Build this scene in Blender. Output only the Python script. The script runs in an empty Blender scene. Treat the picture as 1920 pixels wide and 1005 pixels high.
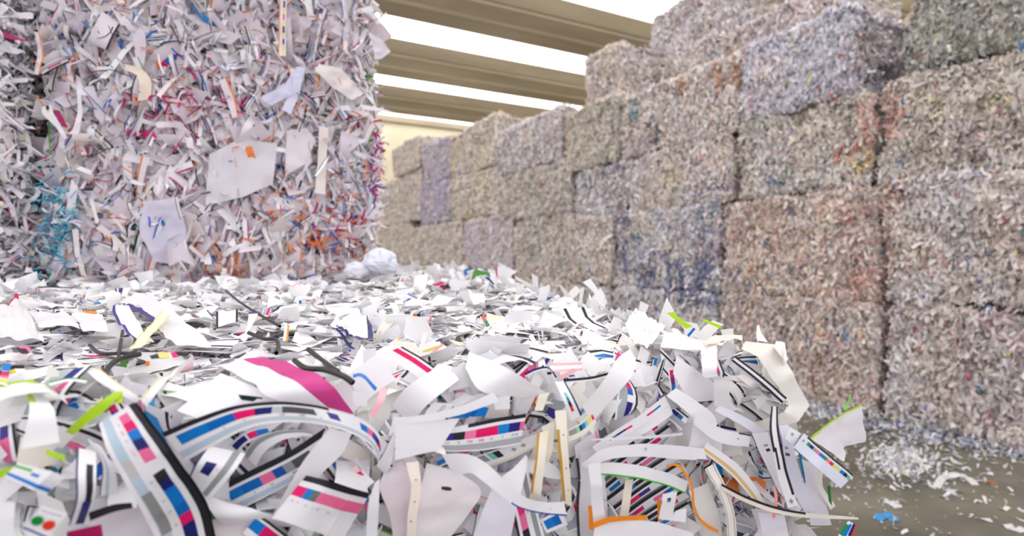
import bpy, math
import numpy as np
from mathutils import Vector, Matrix
RNG = np.random.default_rng(7)
SC = bpy.context.scene
COL = SC.collection
# ------------------------------------------------------------------ camera
FPX, CX, CY = 1060.0, 960.0, 502.5
YAW, PITCH, EYE = math.radians(28.3), math.atan(12.5/1060), 1.25
cam_d = bpy.data.cameras.new('camera'); cam = bpy.data.objects.new('camera', cam_d); COL.objects.link(cam)
cam_d.sensor_width = 36; cam_d.lens = FPX/1920*36; cam_d.clip_start = .02; cam_d.clip_end = 200
cam.location = (0, 0, EYE); cam.rotation_euler = (math.pi/2-PITCH, 0, -YAW)
cam_d.dof.use_dof = True; cam_d.dof.focus_distance = .84; cam_d.dof.aperture_fstop = 3.7
SC.camera = cam
SC.view_settings.view_transform = 'Standard'; SC.view_settings.look = 'None'
SC.view_settings.gamma = 1; SC.view_settings.exposure = 0.18
try: SC.view_settings.use_curve_mapping = False
except Exception: pass
SC.cycles.use_denoising = True
SC.cycles.diffuse_bounces = 7; SC.cycles.max_bounces = 10; SC.cycles.transmission_bounces = 6
# ------------------------------------------------------------------ world: bright overcast sky outside the open side of the hall
W = bpy.data.worlds.new('sky'); SC.world = W; W.use_nodes = True
wn = W.node_tree; wn.nodes.clear()
tc = wn.nodes.new('ShaderNodeTexCoord'); sp = wn.nodes.new('ShaderNodeSeparateXYZ'); rp = wn.nodes.new('ShaderNodeValToRGB')
bg = wn.nodes.new('ShaderNodeBackground'); wo = wn.nodes.new('ShaderNodeOutputWorld')
wn.links.new(tc.outputs['Generated'], sp.inputs[0]); wn.links.new(sp.outputs[2], rp.inputs[0])
rp.color_ramp.elements[0].position = 0.0; rp.color_ramp.elements[0].color = (.91, .89, .94, 1)
rp.color_ramp.elements[1].position = .25; rp.color_ramp.elements[1].color = (.96, .955, 1.0, 1)
wn.links.new(rp.outputs[0], bg.inputs[0]); bg.inputs[1].default_value = 1.45
wn.links.new(bg.outputs[0], wo.inputs[0])
SKYLIGHT_STRENGTH = 2.7

# ------------------------------------------------------------------ helpers
CF = np.array([math.sin(YAW)*math.cos(PITCH), math.cos(YAW)*math.cos(PITCH), -math.sin(PITCH)])
CR = np.array([math.cos(YAW), -math.sin(YAW), 0.0]); CU = np.cross(CR, CF); CO = np.array([0, 0, EYE])
def ray(x, y): return CF + CR*((x-CX)/FPX) + CU*((CY-y)/FPX)
def at(x, y, D): return CO + ray(x, y)*D
def project(P):
    d = P-CO; z = d@CF; z = np.where(np.abs(z) < 1e-6, 1e-6, z)
    return CX+FPX*(d@CR)/z, CY-FPX*(d@CU)/z, z
def lin(r, g, b):
    c = np.array([r, g, b], float)/255
    return np.where(c <= .04045, c/12.92, ((c+.055)/1.055)**2.4)
def unit(v): return v/np.maximum(np.linalg.norm(v, axis=-1, keepdims=True), 1e-9)
def hash3(i, j, k, seed):
    n = (i*73856093) ^ (j*19349663) ^ (k*83492791) ^ (seed*2654435761 & 0xffffffff)
    n = (n ^ (n >> 13))*1274126177 & 0xffffffff
    n = (n ^ (n >> 16))*2246822519 & 0xffffffff
    return ((n ^ (n >> 15)) & 0xffff)/65535.0
def vnoise(P, scale, seed=0):
    Q = P*scale+1000.0; I = np.floor(Q).astype(np.int64); F = Q-I; F = F*F*(3-2*F); out = 0
    for a in (0, 1):
        for b in (0, 1):
            for c in (0, 1):
                w = (F[..., 0] if a else 1-F[..., 0])*(F[..., 1] if b else 1-F[..., 1])*(F[..., 2] if c else 1-F[..., 2])
                out = out + w*hash3(I[..., 0]+a, I[..., 1]+b, I[..., 2]+c, seed)
    return out*2-1
def mesh_from(name, V, Q, C=None, mats=(), smooth=True, T=None):
    """V verts, Q quads, C colour per quad; T = (tri verts index array, colours)"""
    me = bpy.data.meshes.new(name); V = np.asarray(V, np.float32); Q = np.asarray(Q, np.int32).reshape(-1, 4)
    nq = len(Q); nt = 0 if T is None else len(T[0])
    me.vertices.add(len(V)); me.vertices.foreach_set('co', V.ravel())
    me.loops.add(nq*4+nt*3); me.polygons.add(nq+nt)
    li = Q.ravel() if not nt else np.concatenate([Q.ravel(), np.asarray(T[0], np.int32).ravel()])
    me.loops.foreach_set('vertex_index', li.astype(np.int32))
    st = np.concatenate([np.arange(nq)*4, nq*4+np.arange(nt)*3]).astype(np.int32)
    me.polygons.foreach_set('loop_start', st)
    me.polygons.foreach_set('use_smooth', np.full(nq+nt, smooth))
    if C is not None:
        C = np.asarray(C, np.float32).reshape(-1, 3)
        if nt: C = np.concatenate([C, np.asarray(T[1], np.float32).reshape(-1, 3)])
        at_ = me.attributes.new('Col', 'FLOAT_COLOR', 'FACE')
        at_.data.foreach_set('color', np.concatenate([C, np.ones((nq+nt, 1), np.float32)], 1).ravel())
    for m in mats: me.materials.append(m)
    me.update(calc_edges=True); me.validate()
    return me
def link(name, data, parent=None, **props):
    o = bpy.data.objects.new(name, data); COL.objects.link(o)
    if parent is not None: o.parent = parent
    for k, v in props.items(): o[k] = v
    return o
def box_arrays(x0, x1, y0, y1, z0, z1):
    V = np.array([(x, y, z) for x in (x0, x1) for y in (y0, y1) for z in (z0, z1)], float)
    Q = np.array([(0, 1, 3, 2), (4, 6, 7, 5), (0, 4, 5, 1), (2, 3, 7, 6), (0, 2, 6, 4), (1, 5, 7, 3)])
    return V, Q
def tube_mesh(name, pts, r, mat, n=6, flat=1.0):
    P = np.array(pts, float); m = len(P); Tn = unit(np.gradient(P, axis=0))
    up = np.array([0, 0, 1.0]); B = np.cross(Tn, up); B = np.where(np.linalg.norm(B, axis=1, keepdims=True) < 1e-3, np.array([[1.0, 0, 0]]), B); B = unit(B); N = np.cross(B, Tn)
    a = np.arange(n)*2*math.pi/n
    V = P[:, None]+r*(np.cos(a)[None, :, None]*B[:, None]*flat+np.sin(a)[None, :, None]*N[:, None])
    i, j = np.meshgrid(np.arange(m-1), np.arange(n), indexing='ij'); j2 = (j+1) % n
    Q = np.stack([i*n+j, i*n+j2, (i+1)*n+j2, (i+1)*n+j], -1).reshape(-1, 4)
    return mesh_from(name, V.reshape(-1, 3), Q, None, [mat])
def catmull(P, m):
    P = np.asarray(P, float); n = len(P)
    if n == 2: return P[0]+(P[1]-P[0])*np.linspace(0, 1, m)[:, None]
    E = np.vstack([2*P[0]-P[1], P, 2*P[-1]-P[-2]]); t = np.linspace(0, n-1-1e-6, m); i = t.astype(int); f = (t-i)[:, None]
    p0, p1, p2, p3 = E[i], E[i+1], E[i+2], E[i+3]
    return .5*((2*p1)+(-p0+p2)*f+(2*p0-5*p1+4*p2-p3)*f**2+(-p0+3*p1-3*p2+p3)*f**3)

# ------------------------------------------------------------------ materials
def mat_new(name):
    m = bpy.data.materials.new(name); m.use_nodes = True; nt = m.node_tree; b = nt.nodes['Principled BSDF']; return m, nt, b
def paper_mat(name, backwhite, rough=.55):
    m, nt, b = mat_new(name); L = nt.links.new
    a = nt.nodes.new('ShaderNodeAttribute'); a.attribute_name = 'Col'
    n = nt.nodes.new('ShaderNodeTexNoise'); n.inputs['Scale'].default_value = 9; n.inputs['Detail'].default_value = 4
    g = nt.nodes.new('ShaderNodeNewGeometry'); L(g.outputs['Position'], n.inputs['Vector'])
    mr = nt.nodes.new('ShaderNodeMapRange'); mr.inputs['To Min'].default_value = .93; mr.inputs['To Max'].default_value = 1.03
    L(n.outputs['Fac'], mr.inputs['Value'])
    src = a.outputs['Color']
    if backwhite:
        mx = nt.nodes.new('ShaderNodeMix'); mx.data_type = 'RGBA'; L(g.outputs['Backfacing'], mx.inputs['Factor'])
        L(src, mx.inputs['A']); mx.inputs['B'].default_value = (.80, .79, .80, 1); src = mx.outputs['Result']
    mu = nt.nodes.new('ShaderNodeVectorMath'); mu.operation = 'SCALE'; L(src, mu.inputs[0]); L(mr.outputs[0], mu.inputs['Scale'])
    L(mu.outputs[0], b.inputs['Base Color']); b.inputs['Roughness'].default_value = rough
    b.inputs['Specular IOR Level'].default_value = .35
    n2 = nt.nodes.new('ShaderNodeTexNoise'); n2.inputs['Scale'].default_value = 90; n2.inputs['Detail'].default_value = 3
    L(g.outputs['Position'], n2.inputs['Vector'])
    bp = nt.nodes.new('ShaderNodeBump'); bp.inputs['Strength'].default_value = .12; bp.inputs['Distance'].default_value = .004
    L(n2.outputs['Fac'], bp.inputs['Height']); L(bp.outputs[0], b.inputs['Normal'])
    tr = nt.nodes.new('ShaderNodeBsdfTranslucent'); L(mu.outputs[0], tr.inputs['Color']); ms = nt.nodes.new('ShaderNodeMixShader'); ms.inputs[0].default_value = .2
    L(b.outputs[0], ms.inputs[1]); L(tr.outputs[0], ms.inputs[2]); L(ms.outputs[0], nt.nodes['Material Output'].inputs['Surface'])
    return m
M_PAPER = paper_mat('printed_paper', True); M_PRINT = paper_mat('coated_paper', False, .42)
def core_mat(name, c1, c2, c3, scale=26, ramp=(.36, .5, .64)):
    m, nt, b = mat_new(name); L = nt.links.new
    g = nt.nodes.new('ShaderNodeNewGeometry')
    mp = nt.nodes.new('ShaderNodeMapping'); mp.inputs['Scale'].default_value = (1, 1, 1.5); L(g.outputs['Position'], mp.inputs[0])
    n = nt.nodes.new('ShaderNodeTexVoronoi'); n.inputs['Scale'].default_value = scale; L(mp.outputs[0], n.inputs['Vector'])
    n1 = nt.nodes.new('ShaderNodeTexNoise'); n1.inputs['Scale'].default_value = scale*.8; n1.inputs['Detail'].default_value = 6; n1.inputs['Distortion'].default_value = 1.5; L(mp.outputs[0], n1.inputs['Vector'])
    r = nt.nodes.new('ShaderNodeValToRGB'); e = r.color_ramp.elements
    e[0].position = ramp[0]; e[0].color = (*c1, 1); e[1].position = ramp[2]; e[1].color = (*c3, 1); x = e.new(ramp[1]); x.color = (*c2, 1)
    L(n1.outputs['Fac'], r.inputs[0]); L(r.outputs[0], b.inputs['Base Color']); b.inputs['Roughness'].default_value = .8  # hollows get the darkest tone: crease shade put into the colour
    bp = nt.nodes.new('ShaderNodeBump'); bp.inputs['Strength'].default_value = .8; bp.inputs['Distance'].default_value = .02
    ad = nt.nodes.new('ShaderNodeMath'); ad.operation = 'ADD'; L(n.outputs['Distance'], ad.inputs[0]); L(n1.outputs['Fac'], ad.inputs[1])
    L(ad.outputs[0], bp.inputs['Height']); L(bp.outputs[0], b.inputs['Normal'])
    return m
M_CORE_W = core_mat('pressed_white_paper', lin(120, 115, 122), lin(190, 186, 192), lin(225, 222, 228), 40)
M_CORE_M = core_mat('pressed_mixed_paper', lin(78, 64, 66), lin(128, 116, 126), lin(176, 166, 178), 30)  # dark brown tones paint the shadow between the tall bale's strips
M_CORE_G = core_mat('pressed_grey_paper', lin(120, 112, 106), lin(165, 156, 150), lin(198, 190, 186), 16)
def simple_mat(name, col, rough=.6, metal=0.0):
    m, nt, b = mat_new(name); b.inputs['Base Color'].default_value = (*col, 1); b.inputs['Roughness'].default_value = rough; b.inputs['Metallic'].default_value = metal
    n = nt.nodes.new('ShaderNodeTexNoise'); n.inputs['Scale'].default_value = 40
    mx = nt.nodes.new('ShaderNodeMix'); mx.data_type = 'RGBA'; mx.inputs['A'].default_value = (*(np.array(col)*.8), 1); mx.inputs['B'].default_value = (*np.minimum(np.array(col)*1.2, 1), 1)
    nt.links.new(n.outputs['Fac'], mx.inputs['Factor']); nt.links.new(mx.outputs['Result'], b.inputs['Base Color'])
    return m
M_WIRE = simple_mat('baling_wire_steel', lin(62, 54, 48), .5, .6)
M_STRAP = simple_mat('black_strap', lin(40, 38, 40), .45)
def concrete_mat(name, c1, c2, scale, stretch=(1, 1, 1), rough=(.5, .8), bump=.15):
    m, nt, b = mat_new(name); L = nt.links.new
    g = nt.nodes.new('ShaderNodeNewGeometry'); mp = nt.nodes.new('ShaderNodeMapping'); mp.inputs['Scale'].default_value = stretch; L(g.outputs['Position'], mp.inputs[0])
    n = nt.nodes.new('ShaderNodeTexNoise'); n.inputs['Scale'].default_value = scale; n.inputs['Detail'].default_value = 8; n.inputs['Roughness'].default_value = .62; L(mp.outputs[0], n.inputs['Vector'])
    r = nt.nodes.new('ShaderNodeValToRGB'); e = r.color_ramp.elements; e[0].position = .35; e[0].color = (*c1, 1); e[1].position = .68; e[1].color = (*c2, 1)
    L(n.outputs['Fac'], r.inputs[0]); L(r.outputs[0], b.inputs['Base Color'])
    mr = nt.nodes.new('ShaderNodeMapRange'); mr.inputs['To Min'].default_value = rough[0]; mr.inputs['To Max'].default_value = rough[1]; L(n.outputs['Fac'], mr.inputs['Value']); L(mr.outputs[0], b.inputs['Roughness'])
    bp = nt.nodes.new('ShaderNodeBump'); bp.inputs['Strength'].default_value = bump; bp.inputs['Distance'].default_value = .02; L(n.outputs['Fac'], bp.inputs['Height']); L(bp.outputs[0], b.inputs['Normal'])
    return m
M_FLOOR = concrete_mat('worn_concrete_floor', lin(82, 78, 68), lin(122, 116, 102), 1.6, rough=(.35, .7))
M_BEAM = concrete_mat('precast_concrete', lin(150, 138, 118), lin(174, 162, 142), 1.2, (.25, 1.4, 2.2), bump=.08)
M_WALLP = concrete_mat('painted_wall_panel', lin(206, 198, 174), lin(222, 214, 190), .8)
M_SKYL, nt, b = mat_new('backlit_skylight_panel')
b.inputs['Base Color'].default_value = (.9, .9, .9, 1); b.inputs['Emission Color'].default_value = (1, .985, .96, 1); b.inputs['Emission Strength'].default_value = SKYLIGHT_STRENGTH

# ------------------------------------------------------------------ the hall
def struct(name, V, Q, mat, smooth=False):
    return link(name, mesh_from(name, V, Q, None, [mat], smooth), None, kind='structure')
def quad_box(name, dims, mat): V, Q = box_arrays(*dims); return struct(name, V, Q, mat)
quad_box('floor', (-14, 13.2, -12, 21.2, -.2, 0), M_FLOOR)
quad_box('wall_far', (-14, 13.2, 21.0, 21.3, 0, 6.75), M_WALLP)
quad_box('wall_right', (13.0, 13.3, -3.5, 21.0, 0, 6.9), M_WALLP)
PER = 3.67
prof = [(0, 6.72), (.26, 6.47), (.30, 6.47), (.32, 6.41), (.62, 6.25), (.66, 6.20), (1.30, 6.20), (1.33, 6.30), (1.33, 6.80), (0, 6.80)]
for n_, k in enumerate(range(-4, 2)):
    y0 = 13.62+PER*k; P = np.array(prof); m = len(P)
    V = np.array([(x, y0+a, z) for x in (-14, 13) for a, z in P])
    Q = [(i, (i+1) % m, m+(i+1) % m, m+i) for i in range(m)]
    struct('beam', V, Q, M_BEAM)
    quad_box('skylight', (-14, 13, y0+1.33, y0+PER, 6.72, 6.78), M_SKYL)
quad_box('trim_1', (-14, 13, 20.86, 21.0, 6.5, 6.72), M_BEAM)

# ------------------------------------------------------------------ paper ribbons (vectorised)
WHITE = lin(238, 236, 240)
BARS = [lin(0, 120, 200), lin(228, 20, 110), lin(32, 32, 130), lin(240, 110, 160), lin(20, 100, 190), lin(40, 40, 44), lin(120, 125, 125), lin(238, 20, 100), lin(60, 50, 140)]
RAIN = [lin(0, 150, 80), lin(30, 60, 160), lin(235, 30, 100), lin(235, 215, 60), lin(0, 150, 215), lin(40, 40, 44), lin(240, 130, 150), lin(230, 110, 30)]
TB = np.array([0, .1, .22, .5, .78, .9, 1.0])
def ribbon_arrays(C, T, N, L, Wd, rng, ns=8, curl=1.2, tilt=.25, twist=.6, foldp=.35, rag=.12, tb=TB, roll=None):
    n = len(C); nc = len(tb)-1
    s = np.linspace(-.5, .5, ns+1)
    cv = curl*np.exp(rng.normal(-.15, .6, n)); th = (rng.normal(0, tilt, n)*np.exp(rng.normal(0, .5, n)))[:, None]+(rng.normal(0, 1, n)*cv)[:, None]*s[None]+(rng.normal(0, .35, n)*cv)[:, None]*np.sin(s[None]*5+rng.uniform(0, 6, n)[:, None])
    fold = (rng.random(n) < foldp)*rng.normal(0, 1.3, n); sf = rng.uniform(-.35, .35, n)
    th = th+fold[:, None]*(s[None] > sf[:, None])
    ds = 1/ns; X = np.cumsum(np.cos(th)*ds, 1); Z = np.cumsum(np.sin(th)*ds, 1)
    X = X-X.mean(1, keepdims=True); Z = Z-Z.mean(1, keepdims=True)
    B = np.cross(N, T); ph = (rng.normal(0, .3, n) if roll is None else roll)[:, None]+(rng.normal(0, twist, n))[:, None]*s[None]
    nr = -np.sin(th)[..., None]*T[:, None]+np.cos(th)[..., None]*N[:, None]
    side = np.cos(ph)[..., None]*B[:, None]+np.sin(ph)[..., None]*nr
    lat = (rng.normal(0, .12, n)*L)[:, None]*(s[None]**2)*2
    P = C[:, None]+(L[:, None]*X)[..., None]*T[:, None]+(L[:, None]*Z)[..., None]*N[:, None]+lat[..., None]*B[:, None]
    w = Wd[:, None]*(1+rng.normal(0, rag, (n, ns+1))*(rng.random(n) < .35)[:, None]); taper = (rng.random(n) < .25)[:, None]
    w = w*np.where(taper, np.clip(1.1-np.abs(s[None]*1.0+.3*rng.choice([-1, 1], n)[:, None])*1.1, .15, 1), 1)
    t = tb-.5
    V = P[:, :, None]+(w[..., None]*t[None, None])[..., None]*side[:, :, None]
    sk = rng.normal(0, .45, n)*Wd
    V = V+(sk[:, None, None]*t[None, None]*(np.abs(2*s)**3)[None, :, None])[..., None]*T[:, None, None]
    return V  # n, ns+1, nc+1, 3
def grid_quads(n, ns, nc):
    k, i, j = np.meshgrid(np.arange(n), np.arange(ns), np.arange(nc), indexing='ij')
    b0 = k*(ns+1)*(nc+1)+i*(nc+1)+j
    return np.stack([b0, b0+nc+1, b0+nc+2, b0+1], -1).reshape(-1, 4)
def ribbon_colours(n, ns, rng, mix, tint=WHITE, tvar=.07, warm=None):
    """mix = probabilities for styles plain, dark edge, colour edge, colour bar, rainbow bar, solid, double line, cream"""
    nc = len(TB)-1
    base = tint[None]*(1+rng.normal(0, tvar, (n, 1)))*(1+rng.normal(0, .012, (n, 3)))
    C = np.repeat(np.repeat(base[:, None, None], ns, 1), nc, 2)
    st = rng.choice(len(mix), n, p=np.array(mix)/sum(mix))
    edge = np.array(warm if warm is not None else [lin(240, 130, 40), lin(30, 90, 190), lin(200, 30, 110), lin(120, 190, 40), lin(225, 200, 70), lin(28, 30, 90), lin(245, 150, 160)])
    for k in np.nonzero(st > 0)[0]:
        s_ = st[k]
        if s_ == 1: C[k, :, 5] = lin(28, 28, 40)  # black printed edge; some also stand in for shadowed gaps between sheets
        elif s_ == 2: C[k, :, 5] = edge[rng.integers(len(edge))]
        elif s_ in (3, 4):
            pal = BARS if s_ == 3 else RAIN
            C[k, :, 5] = lin(36, 36, 44)
            C[k, :, 1:3] = lin(176, 182, 188) if rng.random() < .6 else C[k, :, 1:3]
            for i in range(ns):
                if rng.random() < .85: C[k, i, 3 if s_ == 3 else 4] = pal[rng.integers(len(pal))]
        elif s_ == 5: C[k] = [lin(200, 50, 120), lin(235, 225, 200), lin(245, 200, 205), lin(40, 130, 190), lin(235, 130, 60), lin(90, 150, 70), lin(205, 205, 230)][rng.integers(7)]
        elif s_ == 6: C[k, :, 1] = lin(30, 30, 44); C[k, :, 4] = lin(30, 30, 44)
        elif s_ == 7: C[k] = C[k]*np.array([1, .96, .86])
    return np.clip(C, 0, .9), st
def rounded_box(P, H, r):
    Qc = np.clip(P, -(H-r), H-r); d = unit(P-Qc+1e-9); return Qc+d*r, d
def rand_frame(N, rng, prefer=None, spread=1.0):
    n = len(N); a = rng.normal(0, 1, (n, 3))
    if prefer is not None: a = a*spread+np.asarray(prefer)[None]*rng.choice([-1, 1], n)[:, None]
    T = a-(a*N).sum(1, keepdims=True)*N; return unit(T)

# ------------------------------------------------------------------ a bale: pressed core + shredded paper + wires
class Bale:
    def __init__(s, name_label, cat, centre, rotz, size, r=.06, amp=.02, seed=1, core=M_CORE_G, wires=(), crown=0.0, bulge=0.0, res=40, group=None, wire_axis='z'):
        s.H = np.array(size)/2; s.r = r; s.amp = amp; s.seed = seed; s.wires = wires; s.crown = crown; s.bulge = bulge
        s.root = link('paper_bale', None, None, label=name_label, category=cat)
        if group: s.root['group'] = group
        s.c = np.array([centre[0], centre[1], centre[2]+s.H[2]]); s.rotz = rotz
        s.root.location = (centre[0], centre[1], centre[2]); s.root.rotation_euler = (0, 0, rotz)
        s.off = np.array([0, 0, s.H[2]])
        ca, sa = math.cos(rotz), math.sin(rotz); s.R = np.array([[ca, -sa, 0], [sa, ca, 0], [0, 0, 1]])
        V = []; Q = []; off = 0
        for ax in range(3):
            for sg in (-1, 1):
                u, v = [a for a in range(3) if a != ax]
                nu = max(6, int(res*s.H[u]*2)); nv = max(6, int(res*s.H[v]*2))
                A, Bv = np.meshgrid(np.linspace(-s.H[u], s.H[u], nu), np.linspace(-s.H[v], s.H[v], nv), indexing='ij')
                P = np.zeros((nu, nv, 3)); P[..., ax] = sg*s.H[ax]; P[..., u] = A; P[..., v] = Bv
                X, _ = s.shape(P.reshape(-1, 3)); V.append(X)
                i, j = np.meshgrid(np.arange(nu-1), np.arange(nv-1), indexing='ij'); b0 = off+i*nv+j
                q = np.stack([b0, b0+nv, b0+nv+1, b0+1], -1).reshape(-1, 4)
                flip = (sg < 0) != (ax == 1)
                if flip: q = q[:, ::-1]
                Q.append(q); off += nu*nv
        V = np.concatenate(V); Q = np.concatenate(Q)
        key = np.round(V*2e3).astype(np.int64); _, idx, inv = np.unique(key, axis=0, return_index=True, return_inverse=True)
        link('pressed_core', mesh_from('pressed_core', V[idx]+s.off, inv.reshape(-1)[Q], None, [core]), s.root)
        for zk in wires:
            pts = []
            for a in np.linspace(0, 2*math.pi, 49):
                d = np.array([math.cos(a)*10, math.sin(a)*10, 0]); sc_ = min(s.H[0]/max(abs(d[0]), 1e-6), s.H[1]/max(abs(d[1]), 1e-6))
                pts.append(d*sc_+np.array([0, 0, zk-s.H[2]]))
            X, Nn = s.shape(np.array(pts)); 
            link('baling_wire', tube_mesh('baling_wire', X+Nn*.004+s.off, .0025, M_WIRE, 5), s.root)
    def shape(s, P):
        X, N = rounded_box(P, s.H, s.r)
        wp = X@s.R.T+s.c
        d = s.amp*(vnoise(wp, 3.1, s.seed)+.6*vnoise(wp, 8.3, s.seed+1)+.35*vnoise(wp, 21, s.seed+2)-.3)
        for zk in s.wires: d = d-.016*np.exp(-((X[:, 2]+s.H[2]-zk)/.014)**2)*(np.abs(N[:, 2]) < .7)
        X = X+N*d[:, None]
        if s.bulge:
            f = 1-(X[:, 2]/s.H[2])**2; X = X+np.stack([np.sign(X[:, 0])*s.bulge*f*(np.abs(N[:, 0]) > .3), np.sign(X[:, 1])*s.bulge*f*(np.abs(N[:, 1]) > .3), 0*f], 1)
        if s.crown: X = X+np.stack([0*d, 0*d, s.crown*(X[:, 1]+s.H[1])*np.clip((X[:, 2]/s.H[2]+1)/2, 0, 1)], 1)
        return X, N
    def sample(s, faces, rng):
        """faces = [(axis, sign, n, (lo_u,hi_u), (lo_v,hi_v))] in -1..1; returns local points and normals"""
        PP = []
        for ax, sg, n, ru, rv in faces:
            u, v = [a for a in range(3) if a != ax]; P = np.zeros((n, 3)); P[:, ax] = sg*s.H[ax]
            P[:, u] = rng.uniform(ru[0], ru[1], n)*s.H[u]; P[:, v] = rng.uniform(rv[0], rv[1], n)*s.H[v]; PP.append(P)
        X, N = s.shape(np.concatenate(PP)); return X, N
    def world(s, X): return (X)@s.R.T+s.c

# ------------------------------------------------------------------ bales of the long stack on the right
def zpx(x, y, X=4.67): D = X/(CF[0]+CR[0]*(x-CX)/FPX+CU[0]*(CY-y)/FPX); return EYE+D*ray(x, y)[2]
XW = 4.67
def ypx(x, y=450): r = ray(x, y); D = XW/r[0]; return D*r[1], EYE+D*r[2], D
PATCH = []
for px, py, rx, ry, c, p in [
    (1170, 455, 22, 60, lin(50, 62, 140), .55), (1290, 530, 75, 38, lin(50, 80, 150), .6), (1215, 500, 60, 45, lin(70, 90, 155), .4), (1195, 440, 12, 14, lin(0, 130, 140), .8), (1335, 400, 18, 18, lin(50, 120, 160), .7),
    (1225, 410, 14, 10, lin(20, 150, 140), .7), (1320, 470, 25, 60, lin(80, 105, 160), .4), (1250, 565, 60, 20, lin(40, 70, 130), .5), (1206, 590, 14, 10, lin(30, 110, 150), .7),
    (1362, 128, 30, 32, lin(196, 138, 100), .75), (1350, 175, 22, 22, lin(180, 120, 86), .5), (1275, 165, 10, 22, lin(190, 140, 100), .6), (1224, 245, 6, 32, lin(24, 60, 130), .85), (1184, 208, 8, 22, lin(40, 140, 160), .8),
    (1165, 240, 14, 60, lin(150, 175, 175), .4), (1645, 215, 34, 50, lin(222, 160, 150), .6), (1582, 285, 16, 22, lin(225, 110, 105), .6), (1605, 312, 26, 18, lin(205, 190, 130), .5), (1630, 290, 14, 30, lin(225, 175, 120), .4),
    (1620, 380, 60, 35, lin(216, 170, 158), .5), (1610, 490, 80, 50, lin(215, 165, 155), .45), (1400, 440, 60, 60, lin(200, 150, 140), .25), (1600, 545, 60, 25, lin(222, 175, 165), .5), (1264, 336, 16, 12, lin(220, 200, 140), .75),
    (1150, 350, 26, 52, lin(140, 140, 180), .5), (1800, 185, 28, 22, lin(215, 205, 160), .5), (1800, 155, 34, 12, lin(70, 140, 180), .5), (1755, 190, 20, 40, lin(200, 195, 150), .4), (1562, 672, 12, 7, lin(40, 110, 160), .95),
    (1530, 700, 14, 40, lin(190, 130, 90), .4), (1885, 640, 40, 60, lin(215, 185, 195), .5), (1640, 110, 34, 50, lin(160, 158, 200), .4), (1260, 110, 14, 12, lin(190, 130, 120), .6),  # lilac patch puts the blue-grey bale end's purple shade into shred colour
    (1745, 330, 60, 30, lin(80, 110, 150), .2), (1330, 350, 30, 26, lin(110, 90, 140), .3), (895, 330, 14, 70, lin(235, 215, 150), .5), (905, 290, 20, 30, lin(232, 210, 150), .4), (825, 370, 20, 40, lin(140, 140, 215), .5), (845, 300, 10, 60, lin(230, 205, 150), .4),
    (1000, 470, 18, 60, lin(130, 150, 150), .4), (870, 405, 30, 12, lin(225, 205, 150), .7), (1030, 260, 10, 30, lin(170, 110, 110), .3), (1850, 260, 50, 40, lin(205, 190, 195), .5), (1100, 340, 50, 20, lin(120, 110, 95), .4)]:
    Y, Z, D = ypx(px, py); PATCH.append((Y, Z, rx*D/FPX/max(.35, 1)*1.25, ry*D/FPX, c, p))
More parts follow.
